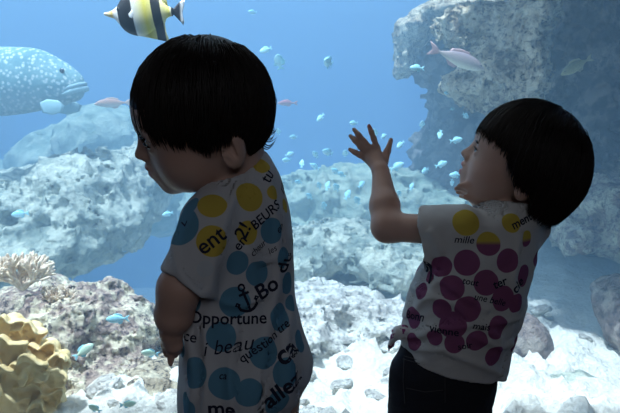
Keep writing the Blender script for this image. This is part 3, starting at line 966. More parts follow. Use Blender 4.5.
def hand_sdf(P, wrist, knuckles, tips, thumb, r, bend, k=.006):
    """fingers: knuckle -> tip in three segments bowed by bend (vector per finger)"""
    wrist = np.asarray(wrist)
    d = None
    for i, kn in enumerate(knuckles):
        e = cap(P, wrist + (np.asarray(kn) - wrist) * .18, kn, r * 1.35, r * 1.12)
        d = e if d is None else smin(d, e, .012)
    for kn, tp, b in zip(knuckles, tips, bend):
        kn = np.asarray(kn); tp = np.asarray(tp); b = np.asarray(b)
        p1 = kn + (tp - kn) * .42 + b; p2 = kn + (tp - kn) * .73 + b * .9
        f_ = smin(cap(P, kn, p1, r * 1.08, r), smin(cap(P, p1, p2, r, r * .93), cap(P, p2, tp, r * .93, r * .78), .003), .003)
        d = smin(d, f_, .0035)
    tb = [np.asarray(x) for x in thumb]
    f_ = smin(cap(P, tb[0], tb[1], r * 1.55, r * 1.15), cap(P, tb[1], tb[2], r * 1.15, r * .85), .004)
    return smin(d, f_, .008)


def body_mesh(f, lo, hi, h, head, base):
    v, q = sdf_mesh(f, lo, hi, h, .006)
    cen = v[q].mean(1); ql = head.loc(cen)
    g = head.om
    lips = (ql[:, 0] > .0775) & (np.abs(ql[:, 1]) < .0130) & (ql[:, 2] < -.0412 + g * .2) & (ql[:, 2] > -.0575 - g)
    zline = head.hairline(ql)
    scalp = (ql[:, 2] > zline) & (np.abs(ql).max(1) < .13)
    mi = np.zeros(len(q), int); mi[lips] = 1; mi[scalp] = 2
    return np_mesh('body', v - base, q, [m_skin, m_lips, m_hair], mi)


def make_eyes(head, parent, base, look=(0, 0, 0)):
    for s in (1, -1):
        c_ = head.w((.0700, s * .0275, -.0075)) - base
        v, f_ = ball((0, 0, 0), (.0122 * head.S,) * 3, 28)
        loc = (v @ head.R)
        loc = v  # build in head frame, then turn
        parts_v = v @ head.R.T + c_
        cen = [v[ff].mean(1) for ff in f_]
        dirn = np.array([1, s * .10, -.05]); dirn /= np.linalg.norm(dirn)
        mi = np.concatenate([((cc / np.linalg.norm(cc, axis=1)[:, None]) @ dirn > .88).astype(int) for cc in cen])
        link('eye', np_mesh('eye', parts_v, f_, [m_eyew, m_iris], mi), parent)


def face_hair(head, parent, base):
    """lashes and brows"""
    for s in (1, -1):
        e0 = np.array([.0700, s * .0275, -.0075])
        for nm, R_, el_, a0, a1, r, z_ in (('eyelash', .0146, 12, -25, 62, .0011, 0), ('eyebrow', .0150, 38, -20, 60, .0015, .004)):
            pts = []
            for a in np.linspace(a0, a1, 9):
                ar, er_ = math.radians(a), math.radians(el_ - abs(a - 15) * .18)
                pts.append(e0 + np.array([R_ * math.cos(ar) * math.cos(er_) + (.004 if nm == 'eyebrow' else 0), s * R_ * math.sin(ar) * math.cos(er_) * 1.1, R_ * math.sin(er_) + z_]))
            v, f_ = tube([head.w(p) - base for p in pts], r * head.S, 8)
            link(nm, np_mesh(nm, v, f_, [m_hair]), parent)


def ell_n(q, c, r):
    d = (q - c) / (np.asarray(r) ** 2); return d / np.linalg.norm(d, axis=1)[:, None]


def make_hair(head, parent, base, N, hem, crown, rad, seed, width=.0011, fringe_dir=0.5, gravity=1.0, shell_off=.0085, wisps=None, name='hair', length=.20, cen=(.002, 0, .020), hug=.0, jag=.006):
    rg = np.random.default_rng(seed)
    c = np.array(cen); rad = np.asarray(rad)
    # roots
    d = rg.normal(size=(N * 4, 3)); d /= np.linalg.norm(d, axis=1)[:, None]
    p = c + d * (rad - .010)
    ok = p[:, 2] > np.maximum(head.hairline(p) + .002, hem(p) + .004)
    p = p[ok][:N]; d = d[ok][:N]; n = len(p)
    crown = np.asarray(crown, float); crown /= np.linalg.norm(crown)
    g = head.R.T @ np.array([0, 0, -1.0])
    g = gravity * g + (1 - gravity) * np.array([0, 0, -1.0])
    away = d - crown
    away -= (away * d).sum(1)[:, None] * d
    away /= np.linalg.norm(away, axis=1)[:, None] + 1e-9
    clump = fbm(d * 9 + seed, 2, seed)[:, None]
    vel = away + rg.normal(size=(n, 3)) * .10
    side = np.cross(away, d); vel += side * clump * .5
    off = rg.uniform(.0, .010, n) ** 1.0
    steps = 30; ds = .0075
    path = [p.copy()]; alive = np.ones(n, bool); L = np.full(n, length) * rg.uniform(.85, 1.1, n)
    hj = rg.normal(size=n) * .0040 + clump[:, 0] * jag
    for i in range(steps):
        nrm = ell_n(p, c, rad)
        vel = vel / (np.linalg.norm(vel, axis=1)[:, None] + 1e-9) + g * .20
        inward = (vel * nrm).sum(1)
        e = ell(p, c, rad) + .010 - off
        vel = vel - nrm * (hug * np.clip(e / .01, 0, 1.5))[:, None]
        vel /= np.linalg.norm(vel, axis=1)[:, None] + 1e-9
        inward = (vel * nrm).sum(1)
        sfc = e < .001
        vel = np.where((sfc & (inward < 0))[:, None], vel - inward[:, None] * nrm, vel)
        vel /= np.linalg.norm(vel, axis=1)[:, None] + 1e-9
        q = p + vel * ds
        e = ell(q, c, rad) + .010 - off
        q = np.where((e < 0)[:, None], q - e[:, None] * ell_n(q, c, rad), q)
        stop = (q[:, 2] < hem(q) + hj) | (i * ds > L)
        newp = np.where(alive[:, None], q, p)
        alive &= ~stop
        p = newp; path.append(p.copy())
    path = np.array(path)                                  # steps+1, n, 3
    # resample each strand up to its stopping point into K points
    moving = np.linalg.norm(np.diff(path, axis=0), axis=2) > 1e-6
    nst = np.maximum(moving.sum(0), 1)
    K = 10
    tt = np.linspace(0, 1, K)[:, None] * nst[None]
    i0 = np.clip(tt.astype(int), 0, steps - 1); fr = (tt - i0)[..., None]
    ar = np.arange(n)[None]
    S_ = path[i0, ar] * (1 - fr) + path[np.minimum(i0 + 1, steps), ar] * fr
    S_ = S_ + (fbm(S_.reshape(-1, 3) * 60, 2, 3).reshape(K, n, 1)) * .0006
    # triangular tubes
    wd = width * rg.uniform(.6, 1.25, n) / head.S
    tap = np.array([.6, 1, 1, 1, 1, 1, .95, .85, .6, .12])
    tan = np.gradient(S_, axis=0); tan /= np.linalg.norm(tan, axis=2)[..., None] + 1e-9
    nn = S_ - c; nn -= (nn * tan).sum(2)[..., None] * tan; nn /= np.linalg.norm(nn, axis=2)[..., None] + 1e-9
    bb = np.cross(tan, nn)
    V = []
    for a in (90, 210, 330):
        a = math.radians(a)
        V.append(S_ + (bb * math.cos(a) + nn * math.sin(a) * .6) * (wd[None, :] * tap[:, None])[..., None])
    V = np.stack(V, 2)                                     # K, n, 3(verts), 3
    V = V.transpose(1, 0, 2, 3).reshape(-1, 3)
    bi = (np.arange(n) * K * 3)[:, None, None] + (np.arange(K - 1) * 3)[None, :, None] + np.arange(3)[None, None, :]
    bn = (np.arange(n) * K * 3)[:, None, None] + (np.arange(K - 1) * 3)[None, :, None] + ((np.arange(3) + 1) % 3)[None, None, :]
    Fq = np.stack([bi, bn, bn + 3, bi + 3], -1).reshape(-1, 4)
    parts = [(V, [Fq], 0)]

    # solid underlayer, cut along the hem
    def shell(P):
        q = P
        dd = q - c; dd = dd / (np.linalg.norm(dd, axis=1)[:, None] + 1e-9)
        a = ell(q, c, rad - shell_off) - (shell_off - .0015) * np.clip(((dd @ crown) - .72) / .25, 0, 1)
        a = smax(a, hem(q) + .010 - q[:, 2], .006)
        a = smax(a, head.hairline(q) + .003 - q[:, 2], .006)
        return a
    vs_, qs_ = sdf_mesh(shell, c - rad - .01, c + rad + .01, .003, .002)
    parts.append((vs_, [qs_], 0))
    for wl in (wisps or []):
        pw = np.array([W(*q_) for q_ in wl]); tt2 = np.linspace(0, 1, 9)
        pw = np.stack([np.interp(tt2, np.linspace(0, 1, len(pw)), pw[:, a]) for a in range(3)], 1)
        pw[1:-1] = (pw[:-2] + 2 * pw[1:-1] + pw[2:]) / 4
        vw, fw = tube(((pw - head.C) @ head.R) / head.S, list(np.linspace(.0016, .0002, 9)), 5, False)
        parts.append((vw, fw, 0))
    Vm, Fm, mi = merge(parts)
    Vm = head.C + (Vm * head.S) @ head.R.T - base
    return link(name, np_mesh(name, Vm, Fm, [m_hair]), parent)


def bvh_of(v, q):
    return BVHTree.FromPolygons([tuple(x) for x in v], [tuple(x) for x in q])


def ray_px(px, py):
    o = Vector((0, 0, CAMZ)); return o, (Vector(W(px, py, 1.0)) - o).normalized()


_fontcache = {}


def text_mesh(s, bold=0.0, shear=0.0):
    cu = bpy.data.curves.new('tmp', 'FONT'); cu.body = s; cu.size = 1.0; cu.resolution_u = 3; cu.align_x = 'CENTER'; cu.align_y = 'CENTER'; cu.offset = bold; cu.shear = shear
    ob = bpy.data.objects.new('tmp', cu); COL.objects.link(ob)
    dg = bpy.context.evaluated_depsgraph_get(); dg.update()
    me = bpy.data.meshes.new_from_object(ob.evaluated_get(dg))
    bpy.data.objects.remove(ob); bpy.data.curves.remove(cu)
    bm = bmesh.new(); bm.from_mesh(me); bpy.data.meshes.remove(me)
    bmesh.ops.triangulate(bm, faces=bm.faces[:])
    for _ in range(3):
        ed = [e for e in bm.edges if e.calc_length() > .22]
        if not ed: break
        bmesh.ops.subdivide_edges(bm, edges=ed, cuts=1)
        bmesh.ops.triangulate(bm, faces=bm.faces[:])
    v = np.array([x.co[:2] for x in bm.verts]); f = np.array([[w.index for w in x.verts] for x in bm.faces if len(x.verts) == 3])
    bm.verts.index_update(); bm.free()
    return v, f


def decal(bv, s, px, py, size_px, ang, mat, bold=.01, shear=0.0, lift=.0009):
    o, d = ray_px(px, py)
    loc, nrm, idx, dist = bv.ray_cast(o, d)
    if loc is None:
        print('decal missed', s); return None
    if nrm.dot(d) > 0: nrm = -nrm
    nrm = (nrm * .6 - d * .4).normalized()
    right = Vector((1, 0, 0)); tx = (right - nrm * right.dot(nrm)).normalized(); ty = nrm.cross(tx)
    a = math.radians(ang); ux = tx * math.cos(a) + ty * math.sin(a); uy = -tx * math.sin(a) + ty * math.cos(a)
    sz = size_px * dist / F
    v, f = (text_mesh(s, bold, shear) if isinstance(s, str) else s)
    out = []
    for x, y in v:
        p = loc + ux * (x * sz) + uy * (y * sz) + nrm * .03
        h = bv.ray_cast(p, -nrm, .09)
        if h[0] is None:
            nn = bv.find_nearest(loc + ux * (x * sz) + uy * (y * sz)); hp = nn[0]
        else:
            hp = h[0]
        out.append(hp + nrm * lift)
    return np.array([tuple(p) for p in out]), [np.array(f)], mat


def anchor_shape():
    P_, T_ = [], []

    def strip(pts, w):
        b = len(P_)
        for i, (x, y) in enumerate(pts):
            x0, y0 = pts[max(i - 1, 0)]; x1, y1 = pts[min(i + 1, len(pts) - 1)]
            dx, dy = x1 - x0, y1 - y0; l = math.hypot(dx, dy); nx_, ny_ = -dy / l * w, dx / l * w
            P_.append((x + nx_, y + ny_)); P_.append((x - nx_, y - ny_))
        for i in range(len(pts) - 1):
            a = b + 2 * i; T_.append([a, a + 1, a + 3]); T_.append([a, a + 3, a + 2])
    strip([(0, .38), (0, .1), (0, -.2), (0, -.45)], .055)
    strip([(-.22, .22), (0, .22), (.22, .22)], .05)
    strip([(-.42, -.12), (-.36, -.32), (-.18, -.44), (0, -.48), (.18, -.44), (.36, -.32), (.42, -.12)], .055)
    strip([(.12 * math.cos(a), .48 + .12 * math.sin(a)) for a in np.linspace(0, 2 * math.pi, 13)], .04)
    strip([(-.52, -.14), (-.42, -.04), (-.32, -.16)], .04); strip([(.52, -.14), (.42, -.04), (.32, -.16)], .04)
    return np.array(P_), np.array(T_)


def scroll_shape():
    P_, T_ = [], []
    a = np.linspace(0, 1, 40)
    x = np.concatenate([.3 * np.cos(2 * math.pi * 1.3 * a) * (1 - a * .75) - .15, .55 - .5 * a]) if False else .34 * np.cos(2 * math.pi * 1.35 * a) * (1 - a * .8)
    y = .34 * np.sin(2 * math.pi * 1.35 * a) * (1 - a * .8) + .15
    pts = [(.5, -.55), (.45, -.3), (.38, -.05)] + list(zip(x, y))
    w = .075
    for i, (px, py) in enumerate(pts):
        x0, y0 = pts[max(i - 1, 0)]; x1, y1 = pts[min(i + 1, len(pts) - 1)]
        dx, dy = x1 - x0, y1 - y0; l = math.hypot(dx, dy) + 1e-9; nx_, ny_ = -dy / l * w, dx / l * w
        P_.append((px + nx_, py + ny_)); P_.append((px - nx_, py - ny_))
    for i in range(len(pts) - 1):
        b = 2 * i; T_.append([b, b + 1, b + 3]); T_.append([b, b + 3, b + 2])
    return np.array(P_), np.array(T_)


def dot_fabric(name, base, dots, colors, obj_base, seams=()):
    """dots: (centre world, radius, colour index or (i,j,z) for two-tone); printed spots follow the cloth"""
    t = NT(name); c = t.coord()
    weave = t.n('ShaderNodeTexNoise', {'Vector': c, 'Scale': 900.0, 'Detail': 1.0}).outputs[0]
    big = t.noise(c, 14, 3)
    col = t.mix(t.ramp(big, [(.3, (0, 0, 0)), (.7, (.35, .35, .35))]), base, tuple(np.array(base) * .9))
    wob = t.n('ShaderNodeVectorMath', operation='SCALE')
    t.put(wob.inputs[0], t.n('ShaderNodeTexNoise', {'Vector': c, 'Scale': 40.0}).outputs[1]); wob.inputs[3].default_value = .0018
    cc = t.n('ShaderNodeVectorMath', {0: c, 1: wob.outputs[0]}, operation='ADD').outputs[0]
    sz = t.n('ShaderNodeSeparateXYZ', {0: c}).outputs[2]
    for ci, colr in enumerate(colors):
        m = None
        for cen, r, k in dots:
            if k != ci: continue
            p = np.asarray(cen) - obj_base
            dn = t.n('ShaderNodeVectorMath', {0: cc, 1: tuple(p)}, operation='DISTANCE').outputs['Value']
            e = t.math('SUBTRACT', dn, float(r))
            m = e if m is None else t.math('MINIMUM', m, e)
        if m is None: continue
        mask = t.math('MULTIPLY_ADD', m, -1400.0, .5, clamp=True)
        if isinstance(colr[0], tuple):
            cz = t.ramp(t.math('MULTIPLY_ADD', sz, colr[2], colr[3]), [(0, colr[1]), (1, colr[0])]); colv = cz
        else:
            colv = colr
        col = t.mix(t.math('MULTIPLY', mask, .92), col, colv)
    nb = t.bump(weave, .25, .0006)
    pb = t.n('ShaderNodeBsdfPrincipled', {'Base Color': col, 'Roughness': .85, 'Specular IOR Level': .15, 'Normal': nb})
    tl = t.n('ShaderNodeBsdfTranslucent', {'Color': col, 'Normal': nb})
    mx = t.n('ShaderNodeMixShader', {0: .22, 1: pb.outputs[0], 2: tl.outputs[0]})
    t.t.links.new(mx.outputs[0], t.out.inputs[0])
    return t.m


def rows_px(rows, yaw, ratio):
    """rows: py, xl, xr, Y [, ratio] -> z, cx, cy, a, b for an ellipse whose outline matches"""
    out = []
    for r in rows:
        py, xl, xr, Y = r[:4]; k = r[4] if len(r) > 4 else ratio
        p = W((xl + xr) / 2, py, Y); h = (xr - xl) / 2 * Y / F
        a = h / math.sqrt(math.cos(yaw) ** 2 + (k * math.sin(yaw)) ** 2)
        out.append((p[2], p[0], p[1], a, a * k))
    return out


def fit_z(rows): return rows_dense(rows, 110)


def clothing(name, outer, inner, lo, hi, h, mats_fn, base, parent, decals=(), dots=(), extra_mats=()):
    def f(P): return smax(outer(P), -inner(P), .0015)
    v, q = sdf_mesh(f, lo, hi, h, .008)
    return v, q


# ------------------------------------------------------------------ tall child (left)
YL = .88
C1 = W(209, 119, YL)
H1 = Head(C1, frame_of(-10, -12, -16), 1.0)
H1.hairline = lambda q: np.where(q[:, 0] > -.02, .040 - .3 * np.clip(.05 - q[:, 0], 0, .1), .016 - .8 * np.clip(-.02 - q[:, 0], 0, .08))
base1 = np.array([W(245, 400, YL)[0], YL, 0.0])
yaw1 = math.radians(48)
T1 = fit_z(rows_px([(148, 240, 264, .90, .9), (162, 226, 272, .89, .85), (176, 212, 280, .885, .8), (190, 198, 285, .88, .76), (210, 184, 290, .88, .75), (240, 180, 294, .88, .75), (270, 182, 296, .88, .78), (300, 182, 298, .88, .8),
                    (330, 180, 306, .88, .82), (350, 179, 313, .88, .84), (368, 178, 317, .88, .84), (386, 177, 312, .88, .84), (405, 176, 302, .88, .84), (430, 175, 296, .88, .84)], yaw1, .75))
T1 = T1[np.argsort(T1[:, 0])]
latL = np.array([-math.cos(yaw1), -math.sin(yaw1), 0]); frn = np.array([-math.sin(yaw1), math.cos(yaw1), 0])
shL = W(204, 226, .818); elL = W(179, 288, .80); wrL = W(171, 331, .812); hdL = W(172, 345, .820)
cen1 = np.array([np.interp(shL[2], T1[:, 0], T1[:, 1]), np.interp(shL[2], T1[:, 0], T1[:, 2]), shL[2]])
shR = cen1 - latL * .046 + frn * .02; elR = shR + np.array([-.05, .05, -.10]); wrR = elR + frn * .03 + np.array([.03, .02, -.075])
neck1 = (W(236, 148, .885), W(240, 178, .885))
hip1 = [np.array([base1[0] + sgn * .044 * math.cos(yaw1), base1[1] + sgn * .044 * math.sin(yaw1), .42]) for sgn in (1, -1)]


def legs(P, hips, feet, fr):
    d = None
    for hp, ft in zip(hips, feet):
        kn = (hp + ft) / 2 + fr * .012 + np.array([0, 0, .02]); an = ft + np.array([0, 0, .04])
        e = smin(cap(P, hp, kn, .046, .036), smin(cap(P, kn, kn + (an - kn) * .4, .038, .038), cap(P, kn + (an - kn) * .4, an, .038, .024), .02), .02)
        e = smin(e, cap(P, an + np.array([0, 0, -.018]), ft + fr * .065 + np.array([0, 0, .016]), .022, .018), .015)
        e = smin(e, cap(P, an + np.array([0, 0, -.02]), ft - fr * .018 + np.array([0, 0, .018]), .02, .018), .01)
        for i in range(5):
            lat_ = np.cross(fr, [0, 0, 1.0])
            tp = ft + fr * (.085 - abs(i - 1) * .004) + lat_ * (i - 2) * .009 + np.array([0, 0, .010])
            e = smin(e, cap(P, tp - fr * .02, tp, .007, .006 + (.002 if i == 0 else 0)), .004)
        d = e if d is None else smin(d, e, .02)
    return d


feet1 = [np.array([h_[0], h_[1], 0]) + latL * 0 for h_ in hip1]
# left hand hanging: fingers point down
kn1 = [W(167, 345, .824), W(170, 347, .816), W(174, 347, .813), W(178, 345, .816)]
tp1 = [W(167, 355, .838), W(170.5, 364, .822), W(175, 356, .832), W(179, 352, .836)]
TB1 = T1.copy(); TB1[:, 3:] -= .018; TB1[:, 3:] = np.clip(TB1[:, 3:], .012, .070)


def body1(P):
    d = H1.sdf(P)
    d = smin(d, cap(P, neck1[0], neck1[1], .034, .030), .02)
    tz = loft(P, TB1, yaw1)
    d = smin(d, tz, .015)
    arm = smin(cap(P, shL + np.array([.008, .012, 0]), elL, .0225, .0225), smin(cap(P, elL, elL + (wrL - elL) * .62, .0245, .0240), cap(P, elL + (wrL - elL) * .62, wrL, .0220, .0135), .006), .015)
    arm = smin(arm, hand_sdf(P, wrL, kn1, tp1, [W(168, 337, .825), W(165, 343, .836), W(166, 350, .842)], .0043, [np.array([0, .003, 0])] * 4), .008)
    d = smin(d, arm, .012)
    ar2 = smin(cap(P, shR, elR, .029, .024), cap(P, elR, wrR, .024, .016), .012)
    u = (wrR - elR) / np.linalg.norm(wrR - elR); sd = np.cross(u, [0, 0, 1.0]); sd /= np.linalg.norm(sd)
    kk = [wrR + u * .030 + sd * x for x in (-.015, -.005, .005, .015)]; tt_ = [k_ + u * L_ + sd * x for k_, L_, x in zip(kk, (.024, .030, .028, .022), (-.006, -.002, .002, .006))]
    ar2 = smin(ar2, hand_sdf(P, wrR, kk, tt_, [wrR + u * .012 - sd * .012, wrR + u * .022 - sd * .026, wrR + u * .036 - sd * .030], .0052, [np.array([0, 0, .003])] * 4), .008)
    d = smin(d, ar2, .012)
    return smin(d, legs(P, hip1, feet1, frn), .02)


child1 = empty('person', base1, 'tall child in white tunic with blue and yellow dots, looking down to the left', 'person')
lo1 = np.array([C1[0] - .14, YL - .17, -.01]); hi1 = np.array([base1[0] + .15, YL + .24, C1[2] + .11])
link('body', body_mesh(body1, lo1, hi1, .0024, H1, base1), child1)
make_eyes(H1, child1, base1); face_hair(H1, child1, base1)

# shirt
HEM1 = W(250, 408, .88)[2]
slE = W(184, 284, .80)                            # sleeve end
sdir = (slE - shL) / np.linalg.norm(slE - shL)


def creases(P, lines, amp, w_, ymax, Yd):
    """raised drape folds on the camera side of the cloth"""
    out = np.zeros(len(P))
    Q_ = P[:, [0, 2]]
    side = np.clip((ymax - P[:, 1]) / .03, 0, 1)
    for ln in lines:
        pts = [W(a, b, Yd)[[0, 2]] for a, b in ln]
        dm = None
        for i in range(len(pts) - 1):
            ab = pts[i + 1] - pts[i]
            h_ = np.clip(((Q_ - pts[i]) @ ab) / (ab @ ab), 0, 1)
            e = np.sqrt(((Q_ - pts[i] - h_[:, None] * ab) ** 2).sum(1))
            dm = e if dm is None else np.minimum(dm, e)
        out += np.exp(-(dm / w_) ** 2)
    return -amp * np.minimum(out, 1.3) * side


CR1 = [[(212, 286), (226, 299), (245, 303), (264, 296)], [(266, 172), (279, 225), (279, 290), (266, 340), (256, 413)], [(238, 186), (224, 232), (216, 285)], [(296, 296), (288, 345), (296, 413)],
       [(206, 325), (210, 372), (204, 420)], [(186, 330), (194, 370), (190, 420)], [(236, 330), (232, 370), (240, 420)], [(178, 240), (186, 262), (206, 284)], [(250, 250), (262, 262), (284, 262)]]
CR2 = [[(424, 262), (448, 284), (482, 304)], [(402, 346), (430, 326), (470, 317), (522, 320)], [(410, 350), (440, 345), (478, 360), (505, 378)], [(412, 292), (448, 298), (498, 336)], [(402, 330), (422, 300), (440, 272)],
       [(470, 330), (500, 345), (518, 350)], [(430, 232), (440, 250), (436, 262)], [(520, 235), (512, 280), (520, 310)]]


def folds1(P):
    q = P - base1
    n = fbm(np.stack([q[:, 0] * 20, q[:, 1] * 20, q[:, 2] * 5], 1) + 4, 3, 121, True)
    m_ = fbm(q * 16 + 3, 3, 131)
    amp = np.interp(q[:, 2], [.40, .55, .66, .72], [1.0, .9, .55, .15])
    return n * .0052 * amp + m_ * .0026 + creases(P, CR1, .0050, .0065, YL + .01, .82)


def sh1_raw(P, off):
    tor = loft(P, T1, yaw1, off)
    sl = cap(P, shL + np.array([.008, .01, .004]), slE, .036 + off, .034 + off)
    sr = cap(P, shR, elR, .036 + off, .042 + off)
    return tor, sl, sr


def sh1_outer(P):
    tor, sl, sr = sh1_raw(P, 0)
    # sleeve opening plane slants: lower at the back
    nrm = sdir + np.array([-.25, 0, 0]); nrm /= np.linalg.norm(nrm)
    sl = smax(sl, (P - slE) @ nrm, .004)
    sr = smax(sr, (P - (shR + (elR - shR) * .75)) @ ((elR - shR) / np.linalg.norm(elR - shR)), .004)
    hem = HEM1 + .012 * np.sin(np.arctan2(P[:, 1] - YL, P[:, 0] - base1[0]) * 3 + 1) - P[:, 2]
    d = smin(smin(smax(tor, hem, .003), sl, .016), sr, .016) + folds1(P)
    # neck opening
    ax = (neck1[1] - neck1[0]); ax /= np.linalg.norm(ax)
    col = cap(P, neck1[1] + np.array([-.010, 0, -.002]), neck1[0] + np.array([-.035, 0, .05]), .038, .062)
    return smax(d, -col, .003)


def sh1_inner(P):
    tor, sl, sr = sh1_raw(P, 0)
    nrm = sdir + np.array([-.25, 0, 0]); nrm /= np.linalg.norm(nrm)
    sl = smax(sl, (P - slE) @ nrm - .008, .003)
    sr = smax(sr, (P - (shR + (elR - shR) * .75)) @ ((elR - shR) / np.linalg.norm(elR - shR)) - .008, .003)
    return smin(smin(tor, sl, .016), sr, .016) + folds1(P) + .0042


v1_, q1_ = sdf_mesh(lambda P: smax(sh1_outer(P), -sh1_inner(P), .001), np.array([base1[0] - .16, YL - .16, HEM1 - .03]), np.array([base1[0] + .16, YL + .16, .76]), .0024, .008)
bv1 = bvh_of(v1_, q1_)


def dot_at(bv, px, py, rpx, k):
    o, d = ray_px(px, py); h = bv.ray_cast(o, d)
    if h[0] is None: return None
    return (np.array(h[0]), rpx * h[3] / F, k)


D1 = [(213, 203, 16, 1), (250, 196, 16, 1), (262, 165, 10, 1), (274, 192, 8, 1), (213, 240, 17, 1), (248, 232, 13, 1), (285, 205, 8, 1),
      (183, 226, 21, 0), (190, 205, 12, 0), (272, 230, 14, 0), (258, 272, 14, 0), (285, 257, 12, 0), (288, 282, 12, 0), (280, 316, 15, 0), (236, 302, 17, 0), (222, 336, 16, 0), (266, 352, 17, 0),
      (190, 300, 14, 0), (225, 383, 17, 0), (195, 372, 16, 0), (250, 392, 15, 0), (288, 372, 16, 0), (238, 262, 13, 0), (300, 340, 12, 0), (182, 345, 12, 0), (292, 225, 10, 0), (206, 268, 9, 2), (292, 302, 9, 0), (186, 405, 14, 0), (278, 402, 14, 0)]
dots1 = [x for x in (dot_at(bv1, d_[0], d_[1], d_[2] * .93, d_[3]) for d_ in D1) if x is not None]
rg = np.random.default_rng(5)
for _ in range(60):   # the side the camera does not see
    ang = rg.uniform(0, 2 * math.pi); z = rg.uniform(HEM1, .70)
    o = Vector((base1[0] + .4 * math.cos(ang), YL + .4 * math.sin(ang), z)); h = bv1.ray_cast(o, Vector((-math.cos(ang), -math.sin(ang), 0)))
    if h[0] is None or h[0].y < YL + .03: continue
    p = np.array(h[0])
    if all(np.linalg.norm(p - x[0]) > .045 for x in dots1):
        dots1.append((p, .019, 0 if z < .66 else 1))
m_sh1 = dot_fabric('dotted_tunic_cloth', (.72, .72, .74), dots1, [(.10, .32, .48), (.72, .52, .04), (.66, .70, .74)], base1)
DEC1 = [('ent', 211, 241, 23, 38, 1, .012, 0), ('2!', 243, 231, 21, 60, 1, .012, 0), ('tu', 268, 176, 17, 60, 0, .01, 0), ('ra', 282, 187, 16, 60, 0, .01, 0), ('BEURS', 266, 215, 14, 38, 0, .012, 0), ('en', 240, 243, 15, 50, 1, .01, 0),
        ('en', 280, 228, 12, 38, 0, .0, .2), ('cheur', 258, 248, 10, 40, 0, .0, 0), (None, 246, 299, 24, 25, 0, 0, 0), ('Bo', 267, 288, 22, 28, 0, .02, 0), ('Opportune', 228, 319, 17, -1, 0, .015, 0), ('ce', 190, 337, 15, -10, 0, .01, 0), ('i beau', 226, 347, 20, 8, 0, .0, .35),
        ('question tre', 268, 341, 13, 33, 0, .012, 0), ('ca', 287, 352, 28, 38, 0, .025, 0), ('allez', 283, 390, 24, 33, 0, .025, 0), ('ca', 223, 376, 10, 0, 0, .01, .2), ('me', 222, 409, 22, 0, 0, .02, 0), ('du', 285, 262, 20, 60, 0, .015, 0), ('a', 292, 240, 18, 60, 0, .01, 0),
        ('L', 184, 224, 14, 70, 0, .01, .3), ('les', 272, 250, 9, 30, 0, 0, .2), ('le soir', 196, 300, 9, 70, 0, 0, .3)]
parts = [(v1_, [q1_], 0)]
for s, px, py, sz, an, mt, bd, shr in DEC1:
    dd = decal(bv1, anchor_shape() if s is None else s, px, py, sz, an, 1, bd, shr)
    if dd: parts.append(dd)
Vm, Fm, mi = merge(parts)
link('tunic', np_mesh('tunic', Vm - base1, Fm, [m_sh1, m_ink], mi), child1)

def interp_hem(xs, zs):
    return lambda q: np.interp(q[:, 0], xs, zs)


WISP1 = [[(258 + i * .8, 138 - i * 2, .885), (262 + i * .9, 148 - i * 2.2, .883), (268 + i * .8, 150 - i * 2.6 + (i % 3), .88), (274 + (i % 4), 144 - i * 2.2, .878)] for i in range(9)]
hem1 = interp_hem([-.10, -.075, -.05, -.042, -.036, .000, .012, .03, .06, .10], [-.050, -.060, -.066, -.060, -.006, -.006, -.012, .000, .006, .008])
make_hair(H1, child1, base1, 7500, hem1, (-.38, -.35, .87), (.0890, .0800, .0870), 3, gravity=.6, width=.0010, hug=.8, jag=.012, wisps=WISP1)

# ------------------------------------------------------------------ small child (right)
YR = 1.13
C2 = W(523, 164, YR)
H2 = Head(C2, frame_of(17, 25, -4), .97, .0035)
H2.hairline = lambda q: np.where(q[:, 0] > -.02, .038 - .3 * np.clip(.05 - q[:, 0], 0, .1), .010 - .8 * np.clip(-.02 - q[:, 0], 0, .08))
base2 = np.array([W(445, 400, YR)[0], YR, 0.0])
yaw2 = math.radians(42)
T2 = fit_z(rows_px([(190, 492, 535, 1.13, .9), (201, 480, 542, 1.13, .85), (212, 462, 546, 1.13, .78), (228, 446, 546, 1.13, .75), (250, 428, 543, 1.13, .76), (275, 412, 537, 1.13, .8), (300, 403, 530, 1.13, .84), (325, 398, 524, 1.13, .84), (350, 396, 516, 1.13, .84),
                    (385, 392, 508, 1.13, .84), (410, 392, 500, 1.13, .84)], yaw2, .8))
T2 = T2[np.argsort(T2[:, 0])]
latL2 = np.array([-math.cos(yaw2), -math.sin(yaw2), 0]); frn2 = np.array([-math.sin(yaw2), math.cos(yaw2), 0])
sh2 = W(458, 230, 1.075); el2 = W(387, 227, 1.125); wr2 = W(381, 172, 1.19)
YH = 1.222
kn2 = [W(366.5, 159, YH - .004), W(367, 153.5, YH - .006), W(371, 149.5, YH - .006), W(377, 148, YH - .005)]
tp2 = [W(350, 149.5, YH), W(350.5, 136, YH), W(354, 129.5, YH), W(369, 126, YH)]
tb2 = [W(384, 163, YH - .012), W(387.5, 151, YH - .006), W(391, 140, YH)]
shr2 = W(532, 226, 1.16); elr2 = W(480, 285, 1.19); wrr2 = W(484, 209, 1.175)
kr = [W(473, 200, 1.17), W(472, 196.5, 1.155), W(472, 193, 1.14), W(474, 190, 1.13)]
tr_ = [W(461, 196, 1.165), W(458, 192, 1.15), W(456, 188.5, 1.14), W(459, 186, 1.128)]
neck2 = (W(527, 188, 1.135), W(512, 206, 1.13))
hip2 = [np.array([W(440, 400, YR)[0] + sg_ * .042 * math.cos(yaw2), YR + sg_ * .042 * math.sin(yaw2), .36]) for sg_ in (1, -1)]
feet2 = [np.array([h_[0] - .01, h_[1], 0]) for h_ in hip2]
TB2 = T2.copy(); TB2[:, 3:] = np.clip(TB2[:, 3:] - .018, .012, .070)


